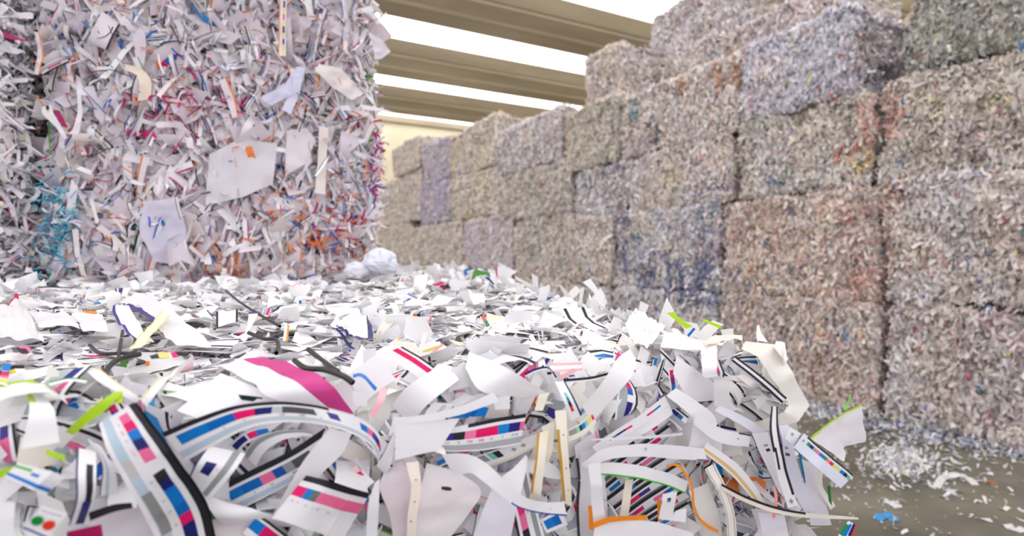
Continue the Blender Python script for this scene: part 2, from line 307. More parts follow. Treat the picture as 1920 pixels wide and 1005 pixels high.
def wall_bale(label, Y0, Y1, z0, z1, tint, X=XW, depth=2.3, n=3000, wires=4, seed=1, dark=1.0, dy=0.0, white=.0, rot=0.0):
    g = .002; size = (depth, Y1-Y0-2*g, z1-z0-.004)
    zs = [size[2]*(k+.6)/(wires+.2) for k in range(wires)] if wires else []
    jr = np.random.default_rng(seed+900); X = X+jr.uniform(-.045, .045)+(-.04 if z1 < 1.9 else .03); rot = rot+jr.uniform(-.014, .014)
    bl = Bale(label, 'bale', (X+depth/2, (Y0+Y1)/2, z0), rot, size, r=.075, amp=.046, seed=seed, core=M_CORE_G, wires=zs, res=22)
    rng = np.random.default_rng(seed*13+5); nf = n; ne = n//3
    X_, N = bl.sample([(0, -1, nf, (-1.02, 1.02), (-1.0, 1.02)), (1, -1, ne, (-1, -.1), (-1, 1)), (2, 1, n//6, (-1, -.72), (-1, 1)), (0, -1, n//14, (.96, 1.04), (-1, 1)), (0, -1, n//14, (-1.04, -.96), (-1, 1)), (0, -1, n//10, (-1, 1), (.95, 1.04)), (1, 1, ne//5, (-1, -.7), (-1, 1))], rng)
    m = len(X_); T = rand_frame(N, rng, (0, .1, 1), .55)
    L = rng.uniform(.035, .11, m)*(1+.4*(rng.random(m) < .1)); Wd = rng.uniform(.009, .030, m)
    o = rng.uniform(-.006, .017, m)+.02*(rng.random(m) < .06); 
    tb1 = np.array([0, 1.0])
    V = ribbon_arrays(X_+N*o[:, None], T, N, L, Wd, rng, ns=3, curl=1.5, tilt=.28, twist=.8, tb=tb1, roll=rng.normal(0, .42, m))+bl.off
    wp = bl.world(X_); n1 = vnoise(wp*np.array([1, 1, .7]), 7.5, seed+31); n2 = vnoise(wp*np.array([1, 1, .6]), 5.0, seed+37)
    C = np.array(tint)[None]*np.exp(rng.normal(.11, .12, (m, 1)))*np.exp(.13*n1)[:, None]*(1+n2[:, None]*np.array([.05, .0, -.07]))*(1+rng.normal(0, .03, (m, 3)))*dark
    sel = rng.random(m) < .09; C[sel] = lin(230, 226, 226)*rng.uniform(.85, 1, (sel.sum(), 1))
    sel = rng.random(m) < .045; C[sel] = np.array([lin(90, 130, 180), lin(200, 130, 110), lin(90, 120, 120), lin(60, 60, 90), lin(220, 200, 150), lin(160, 130, 90), lin(90, 90, 100), lin(190, 120, 140)])[rng.integers(0, 8, sel.sum())]
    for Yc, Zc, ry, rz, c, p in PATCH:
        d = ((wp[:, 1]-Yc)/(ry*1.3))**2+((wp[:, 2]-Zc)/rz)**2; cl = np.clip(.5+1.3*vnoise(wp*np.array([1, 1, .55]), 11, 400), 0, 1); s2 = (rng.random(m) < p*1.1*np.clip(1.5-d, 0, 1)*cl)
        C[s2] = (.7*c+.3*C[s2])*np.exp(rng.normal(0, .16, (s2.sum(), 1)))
    C = np.repeat(np.clip(C, .01, .9)[:, None, None], 3, 1)
    me = mesh_from('shredded_paper', V.reshape(-1, 3), grid_quads(m, 3, 1), C.reshape(-1, 3), [M_PRINT])
    link('shredded_paper', me, bl.root, kind='stuff')
    return bl
TAUPE = lin(216, 206, 204); BEIGE = lin(216, 205, 199); COOL = lin(214, 208, 212); BLUE = lin(216, 210, 217); LIL = lin(216, 205, 218); PINK = lin(218, 203, 197); DK = lin(190, 187, 180); YEL = lin(224, 212, 204); OLV = lin(211, 203, 197)
WB = [
 # level 1
 ('grey-beige shredded bale on the floor at the right edge, loose shreds spilling at its foot', .85, 2.48, 0, .92, TAUPE, {}),
 ('wire-ribbed shredded paper bale on the floor directly under the pink-flecked bale', 2.54, 4.09, 0, .92, PINK, dict(wires=5)),
 ('grey floor-level bale under the blue-streaked bale, half hidden by the white front bale', 4.15, 5.82, 0, .92, COOL, {}),
 ('small grey floor-level bale hidden behind the white front bale, beyond the blue-streaked stack', 5.88, 6.82, 0, .92, COOL, dict(n=1200)),
 ('floor-level bale beneath the mottled green-grey bale, hidden by the front bale', 6.9, 8.62, 0, .98, OLV, dict(n=1200)),
 ('lilac floor-level bale under the wire-ribbed lilac bale, its top showing as a step', 8.7, 10.85, 0, 1.08, LIL, dict(n=1500)),
 ('floor-level bale beneath the far tan bale, hidden by the front bale', 10.95, 14.3, 0, 1.12, BEIGE, dict(n=1000)),
 ('farthest floor-level bale, hidden behind the tall colourful bale', 14.4, 17.6, 0, 1.15, BEIGE, dict(n=1000)),
 # level 2
 ('large grey-beige bale cut by the right edge, second from the floor, without colour streaks', .85, 2.48, .92, 1.86, TAUPE, dict(n=4200)),
 ('pink-flecked grey bale with horizontal wire ribs, second from the floor, beside the blue-streaked one', 2.54, 4.09, .92, 1.85, PINK, dict(wires=5, n=4200)),
 ('pale grey bale streaked with blue and teal shreds, second from the floor', 4.15, 5.82, .92, 1.85, COOL, dict(n=3800)),
 ('narrow pale grey bale just beyond the blue-streaked bale, second from the floor', 5.88, 6.82, .92, 1.86, BEIGE, dict(n=2200)),
 ('mottled green-grey bale between the narrow pale bale and the ribbed lilac one', 6.9, 8.62, .98, 1.97, OLV, dict(n=2600)),
 ('lilac bale with brick-like wire ribs, second from the floor in the far stack', 8.7, 10.85, 1.08, 2.10, LIL, dict(wires=6, n=2200)),
 ('tan bale at second level between a dark gap and the ribbed lilac bale', 10.95, 14.3, 1.12, 2.12, BEIGE, dict(n=2200)),
 ('brownish bale at second level, farthest of its row, next to the tall colourful bale', 14.4, 17.6, 1.15, 2.28, BEIGE, dict(n=1800)),
 # level 3
 ('mottled bale with pink and yellow patches under the dark topmost bale at the right edge', .85, 2.56, 1.86, 2.66, OLV, dict(n=3600)),
 ('beige-grey bale directly below the blue-grey one, with a small red patch', 2.62, 3.92, 1.85, 2.62, OLV, dict(n=3600)),
 ('brown-grey bale third from the floor with one yellow patch on its face', 3.98, 5.34, 1.85, 2.56, TAUPE, dict(n=3000)),
 ('lilac-grey bale third from the floor, left of the bale with the yellow patch', 5.40, 6.84, 1.85, 2.56, COOL, dict(n=2400)),
 ('dark mottled brown-grey bale above the mottled green-grey bale', 6.9, 9.25, 1.97, 2.78, OLV, dict(n=2600, dark=.93)),
 ('yellow and lilac bale, lower of the far pair with yellow streaks', 9.35, 11.62, 2.12, 3.05, YEL, dict(wires=5, n=2000)),
 ('pale purple bale, lower one in the narrow purple column of the far stack', 11.7, 13.5, 2.14, 3.1, lin(196, 188, 214), dict(wires=4, n=1600)),
 ('brown-beige bale, third up, at the far end beside the tall colourful bale', 13.6, 17.2, 2.28, 3.6, BEIGE, dict(n=2200)),
 # level 4
 ('dark grey topmost bale in the upper right corner with strong wire grooves', .85, 2.38, 2.66, 3.62, DK, dict(wires=5, n=4000, dark=.86)),
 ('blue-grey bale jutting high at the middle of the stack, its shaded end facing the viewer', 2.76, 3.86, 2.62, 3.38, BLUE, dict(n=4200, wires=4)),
 ('brown-grey upper bale with an orange tuft and a dark blue vertical streak', 3.94, 5.78, 2.56, 3.36, TAUPE, dict(n=3800)),
 ('cream-grey top bale just left of the dark blue streak, with vertical hanging shreds', 5.84, 7.1, 2.56, 3.46, lin(206, 198, 188), dict(n=2600)),
 ('grey top bale above the dark mottled bale, next to the yellow-streaked pair', 7.16, 9.25, 2.78, 3.6, COOL, dict(n=2400)),
 ('yellow-streaked cream bale, upper of the far pair, rounded on top', 9.35, 11.62, 3.05, 4.0, YEL, dict(wires=5, n=2000)),
 ('pale purple bale, upper one in the narrow purple column of the far stack', 11.7, 13.5, 3.1, 4.05, lin(200, 192, 212), dict(wires=4, n=1600)),
 ('small brown bale topping the far end of the stack against the cream wall', 13.6, 15.9, 3.6, 4.45, BEIGE, dict(n=1500)),
 # tops set back
 ('pale cream-lilac bale set back on top, directly behind the blue-grey bale', 3.45, 4.92, 3.38, 4.12, lin(216, 204, 206), dict(X=5.7, depth=1.1, n=2600)),
 ('grey bale set back on top, lower of the two below the roof beams', 4.98, 6.4, 3.38, 4.14, TAUPE, dict(X=5.7, depth=1.1, n=2600)),
 ('highest grey bale of the whole stack, reaching up in front of the roof beams', 4.98, 6.4, 4.14, 4.86, COOL, dict(X=5.7, depth=1.1, n=2800, wires=5)),
 ('small taupe bale stepping down from the highest bale towards the far end', 6.1, 7.0, 3.48, 4.28, TAUPE, dict(X=5.0, depth=1.1, n=1800)),
]
for i, (lab, Y0, Y1, z0, z1, tint, kw) in enumerate(WB): wall_bale(lab, Y0, Y1, z0, z1, tint, seed=11+i*3, **kw)

# ------------------------------------------------------------------ the near bales (camera-aligned frame -> world)
def cw(r, f): h = np.array([math.cos(YAW)*r+math.sin(YAW)*f, -math.sin(YAW)*r+math.cos(YAW)*f]); return h
TH = math.radians(18); BR = np.array([math.cos(TH), math.sin(TH)]); BF = np.array([-math.sin(TH), math.cos(TH)]); CN = np.array([.36, .75])
ROT1 = -YAW+TH
def near_bale(label, r0, r1, f0, f1, z0, h, **kw):
    c = CN+BR*(r0+r1)/2+BF*(f0+f1)/2; w = cw(*c); return Bale(label, 'bale', (w[0], w[1], z0), ROT1, (r1-r0, f1-f0, h), **kw)
Z_TOP = 1.115
F1 = near_bale('nearest bale, of white printed offcuts and colour bar strips, filling the front', -2.0, .012, .01, 1.27, 0, Z_TOP, r=.05, amp=.012, seed=101, core=M_CORE_W, crown=.045, bulge=.02, res=44)
F2 = near_bale('second white offcut bale behind the nearest one, carrying the tall colourful bale', -2.0, .06, 1.29, 2.62, 0, Z_TOP+.055, r=.05, amp=.014, seed=102, core=M_CORE_W, crown=.012, bulge=.02, res=36)
F3 = near_bale('white offcut bale at the far left, under the bale cut by the left edge', -3.6, -2.03, 1.0, 2.62, 0, Z_TOP+.055, r=.05, amp=.014, seed=103, core=M_CORE_W, bulge=.02, res=26)
CA = np.array([-.505, 2.03])
def stacked(label, r0, r1, f0, z0, d, h, **kw):
    c = CA+BR*(r0+r1)/2+BF*(f0+d/2); w = cw(*c); return Bale(label, 'bale', (w[0], w[1], z0), ROT1, (r1-r0, d, h), **kw)
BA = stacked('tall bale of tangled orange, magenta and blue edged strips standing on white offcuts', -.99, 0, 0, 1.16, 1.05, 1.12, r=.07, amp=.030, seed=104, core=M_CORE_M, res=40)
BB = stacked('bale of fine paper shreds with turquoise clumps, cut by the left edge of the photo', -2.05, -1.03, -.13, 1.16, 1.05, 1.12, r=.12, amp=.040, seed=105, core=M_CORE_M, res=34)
def surf_a(x, y):
    d = ray(x, y); h = cw(*BF); c = cw(*CA); return (c@h)/(d[0]*h[0]+d[1]*h[1])

# ------------------------------------------------------------------ depth of the near bales' outer surface along a ray
def surf(x, y):
    d = ray(x, y); h = cw(*BF); dbf = d[0]*h[0]+d[1]*h[1]; c = cw(*CN); cbf = c[0]*h[0]+c[1]*h[1]
    Df = cbf/dbf; den = d[2]-.045*dbf
    Dt = (Z_TOP+.018-.045*cbf-EYE)/den if den < -1e-4 else 2.2
    Dt = min(Dt, 2.2)
    return max(Df-.01, Dt)
ZB = {}   # coarse depth buffer of the hand-placed pieces, used to keep loose scraps from burying them
def zb_add(V):
    x, y, z = project(V.reshape(-1, 3))
    for a, b, c in zip((x/5).astype(int), (y/5).astype(int), z):
        k = (int(a), int(b))
        if c < ZB.get(k, 9): ZB[k] = c
# palette used in prints
K_ = lin(34, 34, 42); NV = lin(26, 32, 110); BL = lin(0, 122, 205); HP = lin(232, 16, 108); PK = lin(240, 112, 158); GY = lin(150, 156, 158); LG = lin(196, 204, 212); DG = lin(84, 88, 90)
W_ = lin(240, 238, 241); LM = lin(176, 214, 40); GN = lin(60, 180, 40); OR = lin(240, 140, 30); GD = lin(196, 146, 48); CR_ = lin(240, 232, 214); LB = lin(190, 208, 222); IN = lin(70, 62, 150); YL = lin(228, 220, 120); MG = lin(206, 66, 140); RD = lin(225, 60, 40); PP = lin(248, 210, 210); TL = lin(0, 140, 130); RB = [GN*0+lin(0, 150, 90), NV, GY, PK, BL, lin(0, 150, 90), lin(240, 140, 120), HP, YL, YL*.98, BL, K_, lin(110, 180, 160)]
_fc = {}
def glyphs(txt):
    if txt in _fc: return _fc[txt]
    cu = bpy.data.curves.new('t', 'FONT'); cu.body = txt; cu.size = 1; cu.align_x = 'CENTER'; cu.resolution_u = 2
    o = bpy.data.objects.new('t', cu); COL.objects.link(o); bpy.context.view_layer.update()
    me = bpy.data.meshes.new_from_object(o.evaluated_get(bpy.context.evaluated_depsgraph_get())); me.calc_loop_triangles()
    v = np.array([q.co[:2] for q in me.vertices]).reshape(-1, 2); t = np.array([l.vertices[:] for l in me.loop_triangles]).reshape(-1, 3)
    bpy.data.objects.remove(o); bpy.data.curves.remove(cu); bpy.data.meshes.remove(me); _fc[txt] = (v, t); return v, t
def ring(r, w, n=14):
    a = np.linspace(0, 2*math.pi, n+1); v = []; t = []
    for i in range(n+1): v += [(math.cos(a[i])*r, math.sin(a[i])*r), (math.cos(a[i])*(r-w), math.sin(a[i])*(r-w))]
    for i in range(n): t += [(2*i, 2*i+1, 2*i+3), (2*i, 2*i+3, 2*i+2)]
    return np.array(v), np.array(t)
def cross_mark():
    v, t = ring(.34, .07); V = [v]; Tt = [t]; o = len(v)
    for a in (0, math.pi/2):
        c, s = math.cos(a), math.sin(a); q = np.array([(-.6, -.035), (.6, -.035), (.6, .035), (-.6, .035)])@np.array([[c, s], [-s, c]])
        V.append(q); Tt.append(np.array([(0, 1, 2), (0, 2, 3)])+o); o += 4
    return np.concatenate(V), np.concatenate(Tt)
def disc(n=18):
    a = np.linspace(0, 2*math.pi, n, endpoint=False); return np.concatenate([[(0, 0)], np.stack([np.cos(a), np.sin(a)], 1)]), np.array([(0, i+1, (i+1) % n+1) for i in range(n)])
def hero(name, label, st, rects=(), text=(), bg=W_, cat='paper strip', layers=1, loff=(0, 0, 0), sharp=False, depth=None, o=.022, arch=0.0, ns=22, parent=None, wob=.0015, group=None, warp=0):
    """st: stations (ax, ay, bx, by[, o]) = the two long edges in picture points of the photograph, set at their own distance"""
    A = []; Bq = []
    for i, q in enumerate(st):
        oo = q[4] if len(q) > 4 else o
        oo = oo+arch*math.sin(math.pi*i/max(len(st)-1, 1))
        for (x, y), dst in (((q[0], q[1]), A), ((q[2], q[3]), Bq)):
            D = (surf_a(x, y)-.045 if parent is not None else depth if depth else surf(x, y))-oo; dst.append(at(x, y, D))
    A = np.array(A); Bq = np.array(Bq)
    if sharp or len(A) == 2:
        k = len(A); tt = np.linspace(0, k-1, ns+1); i = np.minimum(tt.astype(int), k-2); f = (tt-i)[:, None]
        f = f if len(A) > 2 else f
        A = A[i]*(1-f)+A[i+1]*f; Bq = Bq[i]*(1-f)+Bq[i+1]*f
    else: A = catmull(A, ns+1); Bq = catmull(Bq, ns+1)
    sb = np.linspace(0, 1, ns+1)
    def F(s, t):
        s = np.clip(s, 0, 1)*ns; i = np.minimum(s.astype(int), ns-1); f = (s-i)[:, None]; a = A[i]*(1-f)+A[i+1]*f; b = Bq[i]*(1-f)+Bq[i+1]*f
        return a*(1-t[:, None])+b*t[:, None]
    ss = sorted(set(list(np.round(sb, 4))+[round(r[0], 4) for r in rects]+[round(r[1], 4) for r in rects]))
    wide = np.linalg.norm(A-Bq, axis=1).mean() > .035
    ts = sorted(set([0., 1., .33, .66]+([.11, .22, .44, .55, .77, .88] if wide else [])+[round(r[2], 4) for r in rects]+[round(r[3], 4) for r in rects]))
    ss = [x for i, x in enumerate(ss) if i == 0 or x-ss[i-1] > 1e-3]; ts = [x for i, x in enumerate(ts) if i == 0 or x-ts[i-1] > 1e-3]
    S, Tt = np.meshgrid(ss, ts, indexing='ij'); V = F(S.ravel(), Tt.ravel())
    mid = F(np.array([.5, .5, .45, .55]), np.array([.45, .55, .5, .5])); n = unit(np.cross(mid[1]-mid[0], mid[3]-mid[2]))
    tocam = unit(CO-mid.mean(0)); n = n if n@tocam > 0 else -n
    amp = wob+(.02*np.linalg.norm(A.mean(0)-Bq.mean(0)) if warp == 0 else warp)
    V0 = V
    sd_ = int(abs(st[0][0]*7+st[0][1]*3)) % 997
    bump = lambda P: n[None]*(amp*vnoise(P, 26, 77+sd_)+amp*1.1*(.4-np.abs(vnoise(P, 34, 79+sd_)))+(.0022 if wide else 0)*(.4-np.abs(vnoise(P, 60, 83+sd_))))[:, None]
    V = V+bump(V0)
    a, b = len(ss)-1, len(ts)-1; sm = (np.array(ss)[1:]+np.array(ss)[:-1])/2; tm = (np.array(ts)[1:]+np.array(ts)[:-1])/2
    Cc = np.zeros((a, b, 3)); Cc[:] = bg
    for s0, s1, t0, t1, c in rects:
        Cc[np.ix_((sm > s0) & (sm < s1), (tm > t0) & (tm < t1))] = c
    Q = grid_quads(1, a, b); VV = [V]; QQ = [Q]; CC = [Cc.reshape(-1, 3)]; off = len(V)
    for l in range(1, layers):
        d = at(960+loff[0]*l, 502.5+loff[1]*l, 1)-at(960, 502.5, 1)
        VV.append(V+d*.6+CF*loff[2]*l); QQ.append(Q+off); CC.append(Cc.reshape(-1, 3)*(.97 if l % 2 else 1)); off += len(V)
    Lm = np.linalg.norm(np.diff((A+Bq)/2, axis=0), axis=1).sum(); Wm = np.linalg.norm(A-Bq, axis=1).mean(); TI = []; TC = []
    for item in text:
        kind, sc_, tc_, hgt, c, rot = item
        v, t = cross_mark() if kind == '+' else disc() if kind == 'O' else ring(1, .2) if kind == 'o' else glyphs(kind)
        if kind == '+' or kind in 'Oo': vv = v*hgt*Wm
        else: vv = (v-np.array([0, .35]))*hgt*Wm*1.3
        ca, sa = math.cos(rot), math.sin(rot); vv = vv@np.array([[ca, sa], [-sa, ca]])
        # s runs along, t across; text x follows s
        P0 = F(sc_+vv[:, 0]/Lm, tc_-vv[:, 1]/Wm); P = P0+bump(P0)+n*.0006+tocam*.0006
        TI.append(t+off); TC.append(np.repeat(c[None], len(t), 0)); VV.append(P); off += len(P)
    V = np.concatenate(VV); Q = np.concatenate(QQ); C = np.concatenate(CC); T = (np.concatenate(TI), np.concatenate(TC)) if TI else None
    zb_add(F(np.tile(np.linspace(0.02, .98, 50), 14), np.repeat(np.linspace(.03, .97, 14), 50)))
    if parent is None:
        org = mid.mean(0)
        me = mesh_from(name, V-org, Q, C, [M_PRINT], True, T); ob = link(name, me, None, label=label, category=cat); ob.location = org
        if group: ob['group'] = group
    else:
        Vl = (V-parent.c)@parent.R+parent.off
        me = mesh_from(name, Vl, Q, C, [M_PRINT], True, T); ob = link(name, me, parent.root)
        if label: ob['label'] = label
    return ob
def bar(ps, t0, t1): return [(a, b, t0, t1, c) for a, b, c in ps]
PI = math.pi
# --- large printed strips at the front left
hero('colour_bar_strip', 'wide black-edged colour bar strip leaning steeply down at the front left corner', [(186, 792, 250, 754, .05), (207, 856, 302, 822, .06), (254, 938, 342, 880, .06), (287, 1000, 382, 942, .05), (310, 1070, 402, 1015, .04)],
     [(0, 1, .86, 1, K_), (0, 1, .10, .30, LB), (.3, .4, .10, .30, lin(205, 200, 200)), (.5, .8, .12, .32, lin(150, 150, 150))]+bar([(.03, .085, PK), (.085, .14, HP), (.14, .20, BL), (.20, .27, NV), (.27, .35, PK), (.43, .49, K_), (.49, .55, NV), (.55, .68, BL), (.68, .745, lin(0, 104, 190)), (.745, .81, HP), (.81, 1, NV)], .5, .74),
     [('M', .08, .42, .06, HP, PI), ('80%', .13, .42, .055, HP, PI), ('C', .19, .42, .06, BL, PI), ('PK 62', .27, .42, .05, PK, PI), ('K', .46, .42, .06, BL, PI), ('C', .60, .42, .06, NV, PI), ('C', .68, .42, .06, NV, PI), ('M', .78, .42, .06, HP, PI)], layers=3, loff=(-2.2, 1.6, .004), ns=30)
hero('colour_bar_strip', 'long black-edged colour bar strip arching over the front bale like a bridge', [(302, 812, 348, 864, .03), (371, 783, 401, 835, .045), (437, 761, 457, 806, .055), (510, 753, 503, 794, .06), (560, 755, 579, 793, .065), (617, 765, 642, 806, .06), (680, 785, 688, 829, .05), (712, 815, 704, 850, .04), (716, 848, 709, 868, .03)],
     [(0, .62, 0, .15, K_), (0, 1, .70, .90, LG), (.0, .28, .70, .90, LB), (.62, 1, 0, .05, lin(210, 208, 212))]+bar([(.03, .14, BL), (.14, .24, lin(0, 104, 190)), (.24, .315, HP), (.315, .38, NV), (.38, .42, LG), (.42, .55, DG), (.60, .645, IN), (.73, .77, BL), (.77, .81, PK), (.81, .85, IN), (.85, .885, lin(44, 40, 116)), (.885, .92, HP), (.92, .955, BL)], .24, .55),
     [('C', .19, .63, .1, BL, PI), ('M', .27, .63, .1, HP, PI), ('40%', .42, .62, .1, K_, PI), ('80%', .49, .62, .1, K_, PI), ('K', .56, .62, .1, K_, PI), ('C', .77, .62, .1, BL, PI), ('80%', .86, .62, .09, K_, PI)], ns=48)
hero('colour_bar_strip', 'straight colour bar strip with blue, pink and dark grey patches below the arching one', [(402, 915, 425, 968, .005), (470, 882, 500, 930, .01), (540, 847, 575, 893, .01), (612, 800, 640, 852, .0)],
     [(.1, 1, 0, .2, K_), (0, 1, .78, .95, LB)]+bar([(.08, .2, BL), (.2, .36, lin(0, 104, 190)), (.36, .47, PK), (.47, .56, lin(20, 80, 170)), (.56, .64, GY), (.64, .80, DG), (.9, .97, NV)], .3, .62),
     [('K', .8, .7, .09, K_, PI), ('40%', .62, .7, .09, K_, PI), ('M', .42, .7, .09, HP, PI), ('C', .27, .7, .09, BL, PI)], ns=26)
hero('folded_colour_strip', 'folded white loop with one dark blue patch and a grey band, beside the steep strip', [(389, 836, 461, 850, .03), (368, 866, 438, 885, .045), (354, 895, 392, 938, .04)],
     [(0, 1, 0, .05, NV), (.42, .72, .22, .5, NV), (0, 1, .68, .86, GY)], [('M', .55, .6, .06, PK, 0)], ns=14)
hero('curled_colour_strip', 'small curled strip with dark blue and magenta patches under the arch', [(428, 836, 445, 850, .01), (447, 818, 462, 832, .015), (472, 804, 482, 822, .015), (502, 799, 508, 812, .01)], [(0, 1, 0, .1, LG)]+bar([(.05, .2, NV), (.2, .45, NV), (.5, .72, HP), (.72, .98, BL)], .2, .8), ns=12)
hero('curled_strip', 'grey banded inner curl lying inside the arch of the long colour bar', [(455, 850, 480, 875, .01), (480, 822, 497, 846, .02), (520, 808, 530, 825, .02), (560, 806, 565, 818, .01), (583, 810, 585, 818, .005)], [(0, 1, .1, .4, GY), (0, 1, .0, .1, LG)], ns=18)
hero('strip_booklet', 'pad of stacked cut strips with black top edge and pink, blue and grey patches', [(574, 892, 510, 970, .05), (620, 905, 560, 987, .055), (664, 917, 612, 1006, .05)],
     [(0, 1, 0, .12, K_)]+bar([(.0, .2, HP), (.2, .33, BL), (.33, .46, lin(100, 116, 108)), (.46, .8, PK), (.8, 1, PK*.93)], .24, .46), [('M', .1, .56, .05, HP, PI), ('K', .2, .56, .05, PK, PI), ('C', .36, .57, .055, BL, PI), ('YE', .5, .57, .05, YL, PI), ('K', .6, .57, .05, BL, PI), ('M', .8, .57, .05, PK, PI)], layers=7, loff=(3.4, 2.6, .0022), ns=10, cat='strip pad')
hero('folded_strip', 'plain white folded strip leaning from the arch down onto the strip pad', [(618, 803, 660, 812, .03), (590, 838, 642, 850, .035), (560, 878, 600, 893, .035), (512, 966, 560, 960, .03)], ns=18)
hero('curled_colour_strip', 'short pink strip marked 80% right of the strip pad', [(640, 893, 655, 920, .015), (668, 872, 690, 900, .02)], [(0, 1, .35, .95, HP), (0, 1, .0, .08, PP)], [('80%', .5, .2, .14, HP, 0)], bg=PP)
hero('colour_bar_strip', 'short black-edged strip with blue and magenta patches at the bottom edge beside the pad', [(485, 965, 455, 1000, .03), (515, 985, 485, 1025, .03), (560, 1020, 530, 1060, .02)], [(0, 1, 0, .1, K_)]+bar([(.0, .35, BL), (.35, .7, HP), (.7, 1, NV)], .2, .7))
hero('paper_sheet', 'grey lilac sheet at the bottom edge just right of the steep colour strip', [(395, 975, 470, 962, .02), (400, 1030, 520, 1020, .03)], bg=lin(216, 206, 210))
hero('paper_sheet', 'white crumpled sheet between the steep colour strip and the straight one', [(372, 925, 420, 940, .02), (400, 968, 500, 960, .03), (420, 985, 560, 990, .02)])
hero('magenta_banded_sheet', 'white sheet with a broad solid magenta band lying on top of the bale', [(488, 671, 408, 684, .012), (558, 687, 470, 714, .016), (615, 715, 500, 744, .018), (664, 778, 575, 775, .016)], [(0, 1, 0, .42, MG)], ns=22, cat='paper sheet')
hero('paper_sheet', 'broad white sheet under the magenta banded one, sloping toward the viewer', [(415, 700, 330, 770, .006), (500, 735, 415, 800, .01), (560, 770, 500, 815, .008)])
hero('red_lined_sheet', 'large crumpled white sheet with a thin red line along its top at the left edge', [(-45, 592, -50, 655, .02), (2, 574, 0, 644, .04), (36, 560, 40, 634, .045), (70, 612, 84, 634, .01)], [(0, .66, 0, .045, lin(205, 30, 80))], cat='paper sheet')
hero('purple_edged_sheet', 'curled white sheet with a thick purple edge rolling over near the left', [(251, 634, 290, 640, .03), (222, 606, 262, 610, .06), (211, 578, 238, 560, .09), (230, 571, 262, 553, .09), (260, 585, 302, 566, .06), (302, 622, 350, 603, .03), (330, 650, 398, 650, .01)], [(0, .8, 0, .17, lin(70, 56, 140))], ns=40, cat='paper sheet')
hero('yellow_edged_strip', 'cream strip with yellow edges crossing the purple edged sheet', [(241, 655, 266, 652, .08), (270, 622, 290, 625, .10), (305, 581, 318, 594, .10)], [(0, 1, 0, .12, YL), (0, 1, .88, 1, YL)], bg=CR_)
hero('lime_edged_strip', 'bright lime green curved strip pointing up to the right at the lower left', [(219, 733, 231, 736, .05), (183, 755, 200, 768, .05), (150, 783, 163, 795, .05), (122, 810, 138, 816, .04)], bg=LM, ns=18)
hero('lime_edged_strip', 'short upright lime green strip end beside the curved lime strip', [(216, 735, 230, 733, .05), (220, 757, 231, 755, .05)], bg=lin(196, 220, 60))
hero('lime_edged_sheet', 'white sheet with lime green top edge at the far left, above the pamphlet', [(-20, 724, -20, 752, .02), (38, 709, 44, 742, .03), (78, 719, 96, 742, .03), (124, 752, 128, 762, .01)], [(0, .8, 0, .26, LM)], cat='paper sheet')
hero('lime_edged_sheet', 'white sheet with an upright lime stripe hanging below the lime topped sheet', [(48, 732, 76, 731, .02), (55, 765, 100, 764, .04), (40, 840, 112, 828, .05)], [(0, .35, 0, .35, LM)], cat='paper sheet')
hero('lime_edged_strip', 'short lime strip lying level to the left of the dark curled strips', [(86, 843, 86, 853, .07), (124, 853, 122, 864, .07)], bg=LM)
hero('lime_edged_strip', 'lime strip running in from the left edge above the blue pamphlet', [(-10, 883, -10, 900, .07), (46, 868, 46, 880, .07)], bg=LM)
hero('pamphlet', 'small pamphlet with a blue band and a green stripe at the left edge', [(34, 868, 8, 893, .08), (100, 884, 62, 920, .085)], [(0, 1, .7, .88, BL), (0, .5, .15, .3, GN), (.55, .8, .3, .45, BL)], layers=4, loff=(1, 4, .003), cat='pamphlet')
hero('teal_strip', 'teal blue paper strip under the blue banded pamphlet', [(60, 905, 58, 918, .07), (104, 902, 98, 918, .07)], bg=lin(30, 130, 170))
hero('logo_card', 'white card printed with a green disc and a red disc, bottom left', [(78, 948, 36, 996, .09), (128, 962, 84, 1014, .09)], [(0, 1, .86, .93, lin(30, 60, 150)), (.1, .9, .14, .17, GY)], [('O', .26, .52, .17, lin(0, 140, 50), 0), ('O', .72, .52, .17, lin(228, 58, 30), 0)], cat='card')
hero('curled_colour_strip', 'curled strip with dark blue edge and black patch left of the steep strip', [(143, 840, 180, 848, .05), (141, 890, 180, 890, .07), (142, 940, 178, 930, .07), (128, 985, 160, 982, .05)], [(0, 1, 0, .1, NV), (.2, .7, .5, .85, K_), (.7, 1, .4, .9, NV)])
hero('curled_colour_strip', 'narrow crumpled strip with dark edges directly left of the steep colour bar', [(160, 820, 190, 838, .03), (190, 868, 215, 880, .04), (186, 930, 222, 925, .04)], [(0, 1, .3, .5, LB), (0, 1, 0, .07, NV)])
hero('magenta_strip', 'dark magenta strip piece at the bottom left corner between white strips', [(126, 996, 126, 1030, .07), (190, 983, 196, 1020, .07)], bg=lin(165, 15, 85))
hero('paper_sheet', 'white strip end hanging vertically at the bottom left corner', [(-20, 940, 28, 942, .1), (-20, 1020, 24, 1020, .1)])
hero('paper_sheet', 'pale grey folded sheet beneath the curled dark edged strip, bottom left', [(150, 960, 290, 950, .03), (190, 1020, 320, 1020, .04)], bg=lin(205, 196, 202))
hero('black_strip', 'black strip curving between the logo card and the pale grey sheet', [(165, 962, 168, 978, .06), (210, 948, 212, 962, .06), (246, 944, 248, 954, .06)], bg=K_)
